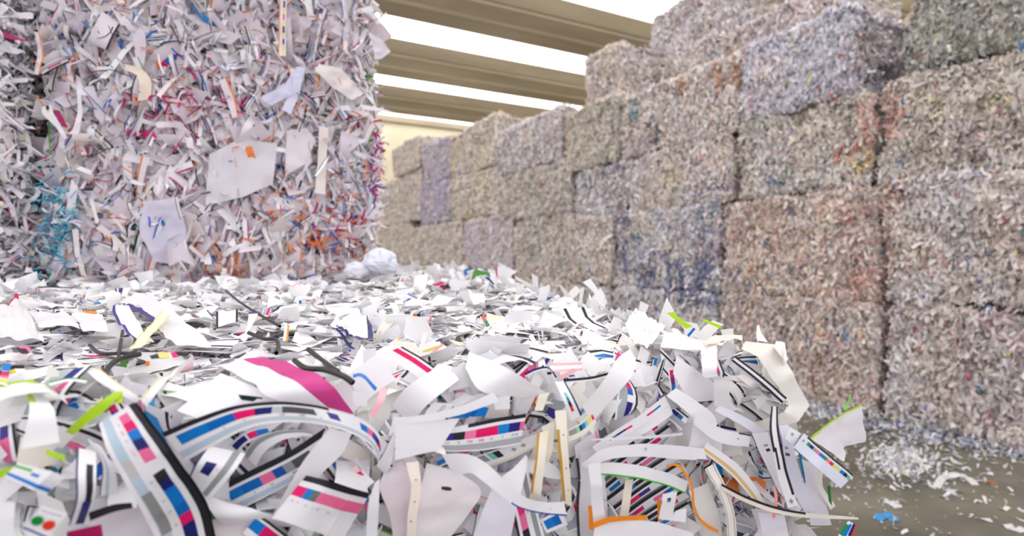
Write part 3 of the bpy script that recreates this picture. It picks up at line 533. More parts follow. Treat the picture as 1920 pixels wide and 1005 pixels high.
# --- middle
hero('colour_bar_strip', 'level colour bar strip marked C M 80% 40% K in the middle of the front', [(824, 806, 816, 846, .03), (905, 789, 900, 845, .035), (986, 775, 976, 832, .03)],
     [(.33, 1, 0, .13, K_), (0, 1, .74, .95, lin(176, 178, 182))]+bar([(.06, .17, lin(44, 40, 140)), (.17, .30, K_), (.30, .43, lin(246, 130, 170)), (.43, .56, HP), (.56, .69, lin(236, 0, 96)), (.69, .82, lin(0, 130, 210)), (.82, .95, lin(40, 36, 130)), (.95, 1, PK)], .24, .54),
     [('PK 62', .1, .64, .085, PK, PI), ('K', .24, .64, .1, K_, PI), ('40%', .37, .64, .1, HP, PI), ('80%', .50, .64, .1, HP, PI), ('M', .62, .64, .1, HP, PI), ('C', .75, .64, .1, BL, PI), ('PK 62', .90, .64, .085, BL, PI)], ns=18)
hero('colour_bar_strip', 'strip with two register crosses under the level colour bar strip', [(868, 862, 905, 880, .015), (940, 840, 960, 862, .02), (1008, 812, 1015, 832, .02)], [(.0, 1, .85, 1, lin(230, 220, 190)), (.1, .25, .1, .6, GY), (.28, .36, .1, .6, lin(120, 200, 170)), (.36, .45, .1, .6, K_)], [('+', .62, .45, .3, K_, 0), ('+', .76, .45, .3, K_, 0)])
hero('paper_sheet', 'white folded flap overlapping the left end of the level colour bar strip', [(742, 788, 740, 862, .04), (800, 790, 795, 850, .045), (862, 784, 822, 846, .045)])
hero('paper_strip', 'long white torn arm reaching from the white flap up to the right', [(735, 782, 738, 800, .04), (780, 780, 785, 792, .045), (860, 762, 866, 777, .05), (926, 736, 935, 752, .04)], ns=16)
hero('paper_strip', 'white wavy strip sweeping right and ending in a blue edged tip', [(828, 852, 852, 893, .045), (876, 851, 880, 886, .06), (914, 870, 903, 900, .07), (948, 902, 934, 925, .075), (985, 932, 968, 950, .075), (1020, 941, 1008, 962, .07), (1057, 940, 1062, 967, .065)], [(.62, 1, .88, 1, lin(40, 70, 170))], [('+', .9, .5, .14, GY, 0)], ns=34)
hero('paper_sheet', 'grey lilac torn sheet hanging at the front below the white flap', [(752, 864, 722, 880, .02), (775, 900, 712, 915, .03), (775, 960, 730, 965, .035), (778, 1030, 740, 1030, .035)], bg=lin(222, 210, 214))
hero('torn_sheet', 'big torn card sheet with a hole, hanging in the middle of the front', [(800, 868, 858, 884, .03), (790, 915, 900, 918, .04), (780, 960, 880, 960, .045), (776, 1030, 825, 1030, .045)], [(.30, .35, .33, .46, K_*.8), (.31, .36, .38, .50, K_*.8)], bg=lin(226, 218, 220), cat='paper sheet')
hero('cream_strip', 'cream perforated strip with small holes hanging left of the torn card sheet', [(761, 868, 785, 866, .045), (771, 915, 790, 915, .05), (764, 965, 782, 968, .05), (762, 1030, 780, 1030, .045)], [(.22, .235, .45, .6, NV), (.5, .515, .45, .6, NV), (.72, .735, .3, .45, NV)], bg=lin(244, 230, 218))
hero('paper_strip', 'narrow white strip hanging at the front, left of the grey lilac sheet', [(703, 905, 712, 898, .05), (690, 950, 710, 955, .05), (686, 1030, 706, 1030, .045)])
hero('paper_strip', 'short folded strip with black edge leaning left of the white flap', [(737, 812, 742, 828, .03), (718, 850, 734, 868, .03), (705, 870, 722, 890, .02)], [(0, 1, 0, .06, NV)])
hero('folded_cone', 'white folded cone with its tip up at the right end of the wavy strip', [(986, 853, 990, 858, .035), (965, 876, 985, 890, .045), (942, 894, 975, 925, .05), (930, 905, 965, 935, .05)], bg=W_)
hero('paper_sheet', 'lilac tinted folded sheet below the wavy strip', [(925, 908, 968, 925, .04), (905, 955, 965, 960, .05), (880, 1030, 955, 1030, .055)], bg=lin(226, 222, 234))
hero('colour_bar_strip', 'steep black-edged strip with magenta, pink and black patches at the bottom centre', [(950, 945, 988, 870, .015), (962, 965, 1000, 930, .03), (975, 1030, 1022, 1010, .035)], [(0, 1, 0, .1, K_), (0, 1, .7, .9, GY)]+bar([(.35, .6, HP), (.6, .8, PK), (.8, 1, K_)], .22, .5), [('C', .2, .6, .08, BL, PI), ('40%', .6, .6, .08, PK, PI)])
hero('colour_bar_strip', 'blue patched strip fragment under the wavy strip tip at the bottom', [(1012, 975, 1025, 1000, .03), (1052, 955, 1066, 985, .03)], bar([(.1, .5, BL), (.5, .8, lin(0, 104, 190))], .2, .8))
hero('gold_edged_strip', 'cream strip with a gold edge hanging right of the level colour bar strip', [(1007, 812, 1030, 806, .04), (1004, 860, 1022, 860, .05), (997, 905, 1014, 925, .05), (992, 935, 1010, 940, .04)], [(0, .85, 0, .22, GD)], bg=CR_)
hero('gold_edged_strip', 'longer perforated cream strip with a gold edge hanging at the centre', [(1040, 770, 1062, 768, .045), (1045, 830, 1064, 830, .055), (1052, 900, 1070, 900, .055), (1056, 942, 1072, 950, .05)], [(.2, .97, 0, .3, GD), (.25, .265, .6, .7, NV), (.55, .565, .6, .7, NV), (.78, .795, .6, .7, NV)], bg=CR_)
hero('folded_strip', 'pinched cream strip dropping between the two gold edged strips', [(1015, 800, 1040, 790, .03), (1024, 850, 1036, 845, .04), (1014, 862, 1028, 868, .04)], bg=CR_)
hero('rainbow_strip', 'curved strip with grey, green, blue and yellow patches right of the gold edged strips', [(1062, 806, 1065, 828, .045), (1090, 792, 1096, 814, .05), (1112, 770, 1118, 792, .045)], bar([(.05, .3, GY), (.3, .4, lin(150, 210, 180)), (.4, .48, K_), (.48, .6, BL), (.6, .7, lin(120, 200, 220)), (.7, .85, YL), (.88, .98, HP)], .15, .6), bg=CR_)
hero('rainbow_strip', 'folded strip edged with green, blue and pink patches pointing down at centre', [(1040, 716, 1058, 714, .03), (1056, 752, 1076, 748, .045), (1070, 790, 1090, 778, .04)], bar([(.3, .42, lin(120, 190, 220)), (.42, .54, lin(0, 150, 90)), (.54, .66, NV), (.66, .8, RD)], .3, .55)+[(0, 1, .85, 1, NV)])
fan = ['first', 'second', 'third', 'fourth']
for i in range(4):
    hero('blue_patch_strip', 'blue patched strip end fanned out under the white arm, %s of four from the left' % fan[i], [(858+17*i-6, 764-3*i, 842+15*i, 783-i, .015+.004*i), (874+17*i-6, 768-3*i, 862+16*i, 784-i, .015+.004*i)], [(0, 1, .25, 1, BL), (0, 1, 0, .25, LB)], ns=4, bg=BL)
hero('pink_strip', 'pale pink translucent strip standing up between the arch and the white flap', [(714, 726, 727, 729, .04), (706, 752, 720, 752, .05), (690, 780, 704, 783, .05)], bg=lin(246, 190, 196))
hero('white_scrap', 'small square white scrap with a torn edge left of the pale pink strip', [(660, 733, 664, 760, .02), (690, 738, 688, 762, .02)], cat='paper scrap')
hero('blue_edged_strip', 'short bright blue line of a strip edge behind the pale pink strip', [(662, 702, 662, 708, .02), (680, 702, 678, 708, .025), (708, 726, 704, 732, .02)], bg=lin(30, 120, 205))
hero('paper_strip', 'broad white strip running diagonally above the white flap', [(770, 800, 735, 760, .0), (800, 760, 770, 720, .015), (862, 712, 835, 680, .01)])
hero('paper_sheet', 'long white pointed sheet stretching toward the pink tinted folds at centre', [(880, 660, 872, 690, .03), (950, 690, 905, 735, .03), (1026, 738, 985, 745, .02)])
hero('paper_sheet', 'square white scrap standing just above the level colour bar strip', [(925, 745, 928, 768, .03), (955, 742, 956, 766, .03)])
# --- right part of the front
for k in range(9):
    x0, y0 = 1096+9*k, 862+19*k; x1, y1 = 1240+6*k, 748+24*k; w = 25
    pal = [BARS[(k*3+j) % 9] for j in range(5)]
    ps = [(.1+.15*j, .1+.15*(j+1), pal[j]) for j in range(5) if (j+k) % 4]
    hero('colour_bar_strip', 'black-edged colour bar strip packed in the slanting bundle, right of centre', [(x0, y0, x0+w*.5, y0+w*.85, .002*k-.01), ((x0+x1)/2, (y0+y1)/2-3, (x0+x1)/2+w*.5, (y0+y1)/2+w*.85-3, .002*k), (x1, y1, x1+w*.5, y1+w*.85, .002*k-.01)],
         [(0, 1, 0, .24, K_), (0, 1, .24, .34, W_), (0, 1, .76, .92, GY if k % 2 else LG)]+bar(ps, .38, .68), ns=10, group='slanting bundle of colour bar strips', wob=.0005)
hero('paper_strip', 'upper white strip of the slanting bundle with small printed colour dashes', [(1110, 838, 1120, 850, .03), (1180, 790, 1190, 806, .035), (1248, 742, 1256, 760, .03)], [(.2, .3, .4, .6, lin(0, 150, 90)), (.3, .42, .4, .6, NV), (.42, .5, .4, .6, HP), (.7, .8, .4, .6, HP), (.8, .9, .4, .6, BL)])
hero('paper_strip', 'second white strip of the slanting bundle marked with a pink patch', [(1112, 856, 1120, 868, .03), (1190, 806, 1200, 820, .035), (1256, 760, 1262, 776, .03)], [(0, .12, .2, .8, HP), (.12, .2, .2, .8, YL)])
hero('paper_strip', 'thin straight strip seen nearly edge-on crossing above the wide marked strip', [(1108, 823, 1108, 826, .045), (1200, 818, 1200, 823, .05), (1280, 811, 1280, 816, .045)], bg=lin(225, 222, 228))
hero('register_marked_strip', 'wide white strip with a blue register cross lying level across the bundle', [(1090, 870, 1098, 878, .05), (1130, 842, 1140, 862, .06), (1190, 833, 1192, 856, .065), (1255, 834, 1256, 860, .065), (1322, 842, 1327, 864, .055)], [(.93, 1, .93, 1, NV)], [('+', .58, .4, .3, lin(120, 140, 200), 0)], ns=28)
hero('green_edged_strip', 'wide white strip with a bright green lower edge arching across the bundle', [(1112, 868, 1115, 889, .05), (1160, 868, 1162, 893, .06), (1210, 875, 1208, 900, .065), (1262, 890, 1252, 912, .06), (1290, 903, 1284, 925, .05)], [(0, 1, .88, 1, GN)], ns=26)
hero('orange_edged_strip', 'strip with a broad orange edge arching at the bottom right of centre', [(1112, 980, 1114, 991, .07), (1150, 968, 1152, 978, .075), (1214, 966, 1214, 975, .07)], bg=OR)
hero('paper_sheet', 'large smooth white sheet below the orange edged arch at the bottom', [(1116, 990, 1108, 1040, .065), (1160, 977, 1160, 1040, .07), (1230, 978, 1230, 1040, .07), (1300, 1000, 1310, 1040, .06)])
hero('orange_edged_strip', 'upright orange strip piece left of the orange arch', [(1102, 948, 1110, 948, .06), (1104, 992, 1113, 994, .06)], bg=OR)
hero('orange_edged_strip', 'upright orange edged strip beside the white tag with a square mark', [(1232, 938, 1240, 936, .06), (1234, 978, 1242, 978, .06)], bg=OR)
hero('orange_edged_strip', 'orange strip looping down the right side of the bundle', [(1250, 876, 1250, 872, .055), (1272, 876, 1275, 872, .06), (1293, 910, 1297, 908, .06), (1300, 958, 1304, 957, .06), (1320, 985, 1323, 980, .055), (1346, 1000, 1348, 995, .05)], bg=OR, ns=26)
hero('tag', 'small white tag with a square blue-grey mark near the bottom', [(1242, 926, 1236, 974, .07), (1268, 920, 1262, 978, .07)], [(.35, .62, .18, .34, lin(110, 130, 170)), (.45, .62, .2, .28, K_)], cat='paper tag')
hero('paper_strip', 'white strip hanging upright across the left end of the green edged strip', [(1103, 872, 1126, 868, .07), (1108, 915, 1130, 915, .07), (1112, 980, 1134, 975, .06)])
hero('paper_strip', 'cream strip hanging upright in the middle of the slanting bundle', [(1172, 900, 1188, 898, .05), (1166, 940, 1182, 940, .05), (1162, 975, 1178, 975, .045)], bg=CR_)
hero('paper_strip', 'narrow white curled strip with a black edge crossing below the green edged strip', [(1126, 932, 1130, 936, .06), (1145, 945, 1147, 951, .065), (1160, 965, 1160, 972, .06)], [(0, 1, 0, .35, K_)])
hero('white_scrap', 'folded white scrap leaning beside the tag near the bottom', [(1266, 957, 1256, 975, .06), (1286, 952, 1284, 978, .06)], cat='paper scrap')
hero('paper_strip', 'broad white strip falling from the top edge left over the pink tinted folds', [(1180, 655, 1192, 672, .03), (1158, 672, 1188, 700, .05), (1130, 715, 1160, 735, .055), (1090, 762, 1112, 790, .045)], ns=20)
hero('paper_strip', 'upright white strip left of centre right, dropping over the pale folds', [(1010, 740, 1030, 735, .02), (1002, 770, 1018, 770, .03)], bg=CR_)
hero('pink_tinted_strip', 'strip with pale pink borders lying on the top edge, right of centre', [(1030, 681, 1034, 698, .02), (1062, 680, 1064, 696, .02), (1091, 680, 1091, 695, .02)], [(0, 1, 0, .3, lin(246, 180, 180)), (0, 1, .75, 1, lin(246, 180, 180))])
hero('pink_tinted_strip', 'narrow pale pink strip slanting below the pink bordered one', [(1046, 706, 1052, 712, .03), (1075, 690, 1083, 694, .03)], bg=lin(246, 186, 186))
hero('black_edged_strip', 'long flat strip with a black edge near the top, right of centre', [(1058, 711, 1058, 719, .03), (1110, 705, 1110, 713, .03), (1152, 694, 1152, 702, .03)], [(0, 1, 0, .6, K_)])
hero('black_edged_strip', 'bent strip with a dark blue edge left of the pink bordered strip', [(983, 700, 985, 707, .03), (1005, 690, 1006, 697, .035), (1028, 688, 1030, 694, .03), (1044, 706, 1040, 712, .03)], [(0, 1, 0, .6, NV)])
hero('paper_strip', 'white folded strip draped over the corner, dropping vertically at the right', [(1313, 652, 1344, 648, .03), (1316, 680, 1345, 680, .05), (1318, 705, 1346, 704, .06), (1337, 712, 1366, 712, .055), (1338, 735, 1368, 738, .05), (1340, 762, 1367, 762, .04)], ns=30)
hero('paper_sheet', 'curved white sheet with a grey lilac tint right of the bundle top', [(1268, 668, 1262, 700, .02), (1300, 690, 1282, 735, .03), (1340, 720, 1300, 752, .03), (1352, 745, 1345, 750, .02)], bg=lin(232, 226, 232))
hero('rainbow_strip', 'short upright strip with magenta and blue patches in the dark gap near the corner', [(1254, 690, 1268, 690, .015), (1258, 735, 1270, 735, .015)], bar([(.1, .4, HP), (.4, .7, lin(100, 50, 140)), (.7, 1, BL)], .2, .8))
hero('rainbow_strip', 'tiny strip end with green and blue patches near the corner gap', [(1280, 720, 1288, 722, .02), (1281, 745, 1288, 742, .02)], bar([(.0, .3, YL), (.3, .6, BL), (.6, .9, GN)], .1, .9))
hero('paper_strip', 'white diagonal strip stepping down to the right from the bundle top', [(1250, 742, 1268, 728, .035), (1285, 770, 1300, 748, .045), (1300, 790, 1345, 790, .045), (1290, 840, 1320, 850, .04)], ns=20)
hero('cream_sheet', 'long cream strip folded sharply at the right corner of the bale', [(1396, 640, 1392, 655, .03), (1453, 646, 1418, 668, .05), (1488, 700, 1450, 715, .05), (1519, 760, 1478, 758, .05), (1498, 790, 1468, 772, .06), (1440, 808, 1420, 790, .05), (1380, 810, 1376, 790, .03)], bg=lin(238, 232, 224), sharp=True, ns=36, depth=None, cat='paper strip')
hero('torn_sheet', 'small curled torn paper tip sticking up at the top right corner', [(1452, 641, 1450, 655, .05), (1468, 643, 1464, 670, .05), (1479, 672, 1472, 684, .04)], bg=lin(236, 232, 236), cat='paper scrap', wob=.003)
hero('paper_strip', 'thin pointed strip sticking straight up near the right corner', [(1419, 612, 1423, 610, .05), (1418, 630, 1430, 628, .05), (1420, 640, 1440, 641, .04)])
hero('double_lined_strip', 'strip with two bold black lines running diagonally at the right corner', [(1379, 668, 1370, 676, .075), (1428, 705, 1418, 714, .08), (1476, 746, 1466, 756, .075)], [(0, 1, 0, .3, K_), (0, 1, .66, 1, K_)], ns=14)
hero('double_lined_strip', 'short folded top end of the double black lined strip', [(1380, 662, 1370, 672, .07), (1394, 656, 1388, 668, .07)], [(0, 1, 0, .3, K_), (0, 1, .66, 1, K_)])
hero('double_lined_strip', 'strip with two black lines hanging steeply at the right, ending in a cross mark', [(1447, 762, 1459, 763, .08), (1444, 812, 1461, 812, .085), (1454, 870, 1473, 868, .085), (1476, 952, 1495, 946, .08)], [(0, .55, 0, .25, K_), (.0, .92, .75, 1, K_), (.5, .72, .2, .42, K_)], [('+', .96, .5, .38, K_, 0)], ns=24)
hero('marked_sheet', 'white tapering sheet with a black edge and two small square marks', [(1409, 814, 1441, 810, .055), (1432, 868, 1456, 860, .06), (1459, 924, 1470, 922, .06)], [(0, 1, 0, .05, NV), (.22, .26, .5, .75, GY), (.30, .35, .52, .78, K_)], cat='paper sheet')
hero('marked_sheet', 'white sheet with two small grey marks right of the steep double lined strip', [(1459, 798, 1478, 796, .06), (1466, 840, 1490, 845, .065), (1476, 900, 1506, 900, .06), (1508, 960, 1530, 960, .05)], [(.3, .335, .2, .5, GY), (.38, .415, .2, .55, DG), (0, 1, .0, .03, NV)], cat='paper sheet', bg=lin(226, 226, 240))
hero('rainbow_strip', 'wide strip with thirteen small rainbow patches jutting out at the right side', [(1506, 812, 1486, 838, .10), (1552, 851, 1530, 876, .11), (1599, 890, 1574, 915, .11)], [(.08, 1, 0, .09, K_)]+bar([(.14+.066*i, .14+.066*(i+1), RB[i]) for i in range(13)], .2, .4), [('+', .06, .35, .16, K_, 0)], bg=lin(226, 228, 242))
hero('register_marked_strip', 'small card end with a cross mark left of the jutting rainbow strip', [(1480, 800, 1470, 822, .09), (1500, 812, 1488, 834, .09)], [], [('+', .4, .4, .3, K_, 0)])
hero('green_edged_sheet', 'grey-white flag of paper with a green edge sticking out at the right', [(1521, 822, 1582, 866, .06), (1550, 795, 1582, 850, .05), (1578, 778, 1580, 838, .04), (1615, 757, 1624, 828, .02)], [(0, 1, 0, .06, LM)], bg=lin(226, 220, 224), cat='paper sheet', ns=20)
hero('green_strip', 'thin bright green spike of paper above the grey-white flag', [(1581, 770, 1588, 768, .05), (1594, 738, 1595, 738, .04)], bg=lin(120, 200, 60))
hero('black_edged_strip', 'long thin black-edged strip running right and poking past the bale side', [(1352, 906, 1352, 918, .06), (1400, 930, 1400, 943, .07), (1460, 951, 1460, 963, .08), (1530, 963, 1530, 972, .08), (1608, 970, 1610, 974, .08)], [(0, .68, 0, .4, K_)], ns=24, bg=lin(234, 224, 212))
hero('gold_hatched_strip', 'diagonal white strip with a gold hatched band on the right front', [(1326, 830, 1316, 846, .05), (1380, 868, 1366, 886, .055), (1412, 905, 1396, 918, .055), (1436, 945, 1420, 950, .05)], [(0, 1, .55, .85, lin(226, 190, 130))], ns=20)
hero('register_marked_strip', 'diagonal white strip with a small cross mark above the gold hatched strip', [(1302, 772, 1300, 795, .055), (1350, 802, 1345, 828, .06), (1408, 816, 1404, 838, .055)], [(.8, 1, 0, .1, K_)], [('+', .8, .45, .18, K_, 0)], ns=18)
hero('paper_strip', 'white strip crossing behind the steep double lined strip at the right', [(1340, 770, 1350, 760, .04), (1395, 800, 1408, 788, .05), (1440, 835, 1450, 822, .045)], bg=lin(230, 228, 240))
hero('blue_patch_strip', 'small piece with a solid teal-blue patch left of the gold hatched strip', [(1338, 872, 1352, 866, .04), (1342, 896, 1354, 888, .04)], bg=lin(0, 110, 170))
hero('teal_strip', 'narrow teal edge of paper between the marked sheets on the right', [(1494, 838, 1499, 840, .06), (1502, 880, 1508, 888, .06), (1508, 905, 1510, 905, .05)], bg=lin(0, 120, 170))
hero('lined_strip', 'cream strip with two thin black lines curving down right of the bundle', [(1322, 880, 1340, 868, .05), (1348, 925, 1362, 915, .06), (1362, 970, 1378, 965, .06), (1366, 1030, 1384, 1030, .055)], [(0, 1, .12, .17, K_), (0, 1, .8, .85, K_)], bg=lin(236, 230, 222), ns=20)
hero('torn_sheet', 'grey-cream torn sheet with dirt specks left of the curving lined strip', [(1290, 920, 1325, 905, .04), (1310, 965, 1345, 955, .045), (1325, 1030, 1360, 1030, .04)], bg=lin(222, 216, 210), cat='paper sheet')
hero('rainbow_strip', 'small colour patched end with navy and red edges at the bottom right', [(1590, 976, 1570, 1003, .09), (1605, 984, 1592, 1018, .09)], [(0, .3, .2, .9, lin(0, 150, 90)), (.3, .55, .1, .9, BL), (.85, 1, 0, 1, RD), (.6, .85, .0, .7, NV)])
hero('paper_strip', 'narrow pale strip hanging from the bale side below the rainbow strip', [(1540, 868, 1552, 866, .07), (1530, 905, 1542, 908, .06), (1556, 955, 1566, 948, .05)], bg=lin(232, 226, 220))
hero('green_strip', 'narrow dark green edged strip hanging at the bale side', [(1550, 912, 1556, 908, .08), (1554, 940, 1560, 948, .08)], bg=lin(30, 110, 60))
hero('paper_sheet', 'white sheet hanging low at the right side of the front', [(1420, 960, 1470, 965, .05), (1425, 1000, 1480, 1010, .05)], bg=lin(228, 222, 232))
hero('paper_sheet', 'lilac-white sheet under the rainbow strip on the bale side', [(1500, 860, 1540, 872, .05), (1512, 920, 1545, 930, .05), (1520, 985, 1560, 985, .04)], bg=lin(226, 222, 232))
hero('pink_strip', 'thin salmon pink strip hanging below the gold hatched strip', [(1450, 912, 1455, 911, .07), (1453, 935, 1459, 938, .075), (1447, 970, 1453, 972, .07)], bg=lin(246, 160, 160))
# --- along the top of the bale
hero('paper_sheet', 'big white sheet propped up on the top edge at the right', [(1191, 577, 1170, 613, .04), (1222, 596, 1192, 640, .05), (1248, 613, 1213, 658, .04)])
hero('twisted_strip', 'thin twisted strip standing up against the stack behind', [(1092, 529, 1107, 522, .0), (1114, 550, 1122, 545, .0), (1127, 580, 1136, 580, .0)], depth=1.22)
hero('paper_strip', 'upright white rectangular strip standing on the top near the back', [(1013, 540, 1031, 533, 0), (1008, 560, 1026, 558, 0), (1004, 573, 1018, 573, 0)], depth=1.45)
hero('lime_edged_strip', 'lime green strip curling up on the top right edge', [(1250, 587, 1263, 585, 0), (1266, 600, 1280, 600, 0), (1286, 616, 1298, 612, 0)], bg=LM, depth=.93)
hero('lime_edged_strip', 'small lime green strip to the right of the curling lime one', [(1318, 602, 1320, 598, 0), (1350, 616, 1354, 611, 0)], bg=LM, depth=.88)
hero('blue_edged_strip', 'small bright blue strip beside the curling lime strip', [(1288, 628, 1291, 632, 0), (1300, 614, 1304, 617, 0)], bg=lin(0, 110, 190), depth=.88)
hero('paper_sheet', 'broad white sheet forming the crest right of the propped sheet', [(1250, 620, 1238, 648, .015), (1300, 634, 1286, 656, .025), (1346, 640, 1340, 656, .01)], bg=lin(238, 234, 236))
hero('pink_tinted_strip', 'pink tinted curled strips on the crest near the right corner', [(1320, 640, 1322, 648, .05), (1350, 628, 1354, 638, .055), (1392, 628, 1392, 636, .05)], bg=lin(246, 222, 214))
hero('yellow_edged_strip', 'long pale leaf-like strip with a yellow edge lying toward the steep strip', [(128, 672, 130, 674, .03), (180, 690, 168, 702, .05), (225, 718, 212, 732, .05), (264, 748, 256, 756, .03)], [(0, 1, 0, .1, YL)], ns=18)
hero('yellow_edged_strip', 'pale strip with an olive edge slanting left of the broad white sheet', [(334, 687, 335, 689, .03), (300, 712, 310, 722, .05), (262, 748, 274, 762, .04)], [(0, 1, 0, .25, lin(214, 214, 170))])
hero('black_edged_strip', 'square white piece with two upright black edges in the middle distance', [(405, 587, 405, 612, .03), (446, 586, 446, 609, .03)], [(0, .1, 0, 1, K_), (.9, 1, 0, 1, K_)])
hero('purple_topped_strip', 'narrow strip standing up with a purple tip in the middle distance', [(466, 584, 486, 583, .06), (465, 602, 478, 602, .05), (459, 627, 462, 627, .02)], [(0, .16, 0, 1, lin(74, 50, 130))])
hero('orange_edged_strip', 'white piece with an orange edge standing in the middle distance', [(534, 612, 543, 608, .05), (530, 640, 539, 642, .03)], [(0, 1, .6, 1, OR)])
hero('orange_scrap', 'small bright orange scrap left of centre in the middle distance', [(153, 583, 155, 588, .03), (182, 587, 182, 591, .03)], bg=OR, cat='paper scrap')
hero('dark_green_strip', 'dark green strip behind the arching colour bar', [(446, 740, 452, 750, .01), (500, 746, 508, 757, .01)], bg=lin(20, 50, 44))
hero('dark_edged_sheet', 'white raised sheet with dark blue jagged edges, centre left', [(650, 590, 630, 612, .03), (672, 584, 664, 640, .05), (695, 600, 700, 634, .03)], [(0, .9, .92, 1, NV), (.85, 1, 0, 1, NV)], cat='paper sheet')
hero('black_edged_strip', 'dark blue diagonal strip beside the jagged edged sheet', [(628, 615, 632, 613, .03), (645, 638, 650, 636, .03), (662, 658, 667, 656, .03)], bg=NV)
hero('yellow_strip', 'small mustard yellow strip lying flat near the centre of the top', [(792, 655, 793, 660, .03), (824, 647, 825, 651, .03)], bg=lin(200, 180, 80))
hero('pink_strip', 'tiny pale pink upright strip beside the mustard yellow strip', [(794, 625, 802, 625, .05), (785, 655, 792, 657, .03)], bg=lin(246, 214, 222))
hero('red_green_strip', 'tiny strip with red and green patches near the centre of the top', [(902, 594, 907, 592, .04), (912, 612, 919, 609, .03)], [(0, .5, 0, 1, RD), (.5, 1, 0, 1, lin(0, 110, 90))])
hero('colour_patch_strip', 'white strip with blue, magenta and pink patches at the far left of the top', [(5, 681, 21, 682, .02), (-3, 722, 13, 724, .03)], bar([(.0, .28, BL), (.3, .6, lin(190, 40, 100)), (.6, .72, PK), (.75, .95, YL)], .0, 1))
hero('colour_patch_strip', 'flat strip with black and pink patches left of the dark strapping', [(26, 655, 40, 647, .03), (50, 665, 60, 652, .03)], [(0, 1, 0, .5, K_), (0, 1, .5, 1, PK)])
hero('colour_patch_strip', 'flat strip with black, olive and magenta patches right of the dark strapping', [(280, 668, 284, 676, .04), (330, 660, 334, 672, .04)], [(0, .3, 0, 1, K_), (.3, .7, 0, 1, YL), (.78, 1, 0, 1, HP)])
hero('green_edged_strip', 'thin strip with a green edge in front of the dark strapping', [(92, 718, 92, 726, .04), (125, 712, 126, 718, .04), (163, 711, 162, 718, .04)], [(0, 1, 0, .35, lin(0, 150, 60))])
hero('white_scrap', 'bright plain white scrap sheet between the red lined sheet and the strapping', [(70, 590, 72, 612, .02), (120, 585, 130, 612, .03), (150, 598, 165, 618, .02)], cat='paper scrap')
hero('white_scrap', 'white scrap with a dark blue left edge above the strapping', [(130, 594, 160, 624, .03), (192, 590, 205, 618, .03)], [(0, .06, 0, 1, NV)], cat='paper scrap')
# crumpled heap at the foot of the tall bale
def crumple(name, label, x, y, D, R, seed, cat='crumpled paper', squash=.7, tint=W_):
    n, m = 26, 14; a, b = np.meshgrid(np.linspace(0, 2*PI, n, endpoint=False), np.linspace(.05, PI-.05, m), indexing='ij')
    P = np.stack([np.cos(a)*np.sin(b), np.sin(a)*np.sin(b), np.cos(b)*squash], -1).reshape(-1, 3)
    P = P*(1+.35*np.abs(vnoise(P, 1.7, seed))[:, None]-.25*np.abs(vnoise(P, 3.9, seed+3))[:, None])*R; c = at(x, y, D)
    Q = [(i*m+j, ((i+1) % n)*m+j, ((i+1) % n)*m+j+1, i*m+j+1) for i in range(n) for j in range(m-1)]
    me = mesh_from(name, P, Q, np.repeat(tint[None], len(Q), 0), [M_PRINT], False); o = link(name, me, None, label=label, category=cat); o.location = c; return o
crumple('crumpled_sheet', 'crumpled translucent white sheet heaped at the right foot of the tall bale', 712, 493, 1.95, .062, 5, tint=lin(226, 228, 238))
crumple('crumpled_sheet', 'smaller crumpled white sheet to the left of the heaped one', 668, 508, 1.9, .04, 15, tint=lin(230, 230, 238))
# black strapping lying on the front bale
def strap(label, pts, r, o=.012, flat=1.0, D=None):
    P = catmull(np.array([at(x, y, (D or surf(x, y))-o) for x, y in pts]), 8*len(pts))
    Pl = (P-F1.c)@F1.R+F1.off; ob = link('strapping', tube_mesh('strapping', Pl, r, M_STRAP, 6, flat), F1.root); ob['label'] = label
    zb_add(P)
strap('looped black strapping left of the cream strip', [(168, 647), (188, 662), (230, 662), (253, 660), (254, 634)], 0.0023)
strap('bent grey-black strapping end', [(262, 664), (225, 673), (208, 684), (198, 700), (202, 716)], 0.0031)
strap('thin dark strap standing behind the loop', [(230, 620), (226, 645), (222, 672)], 0.0020)
strap('twisted black strap near the magenta band', [(552, 676), (573, 690), (607, 693), (643, 705), (662, 718)], 0.0031)
strap('flat grey strap running diagonally', [(578, 655), (605, 677), (634, 698)], 0.0031)
strap('dark strap curling in the middle distance', [(466, 624), (495, 635), (516, 636), (522, 648), (518, 662)], 0.0027)
strap('dark diagonal strap in the middle distance', [(423, 545), (449, 566), (490, 592), (525, 612)], 0.0024)
strap('rusty upright wire on the front face', [(1082, 860), (1086, 900), (1083, 950), (1086, 1020)], 0.0015, .03)

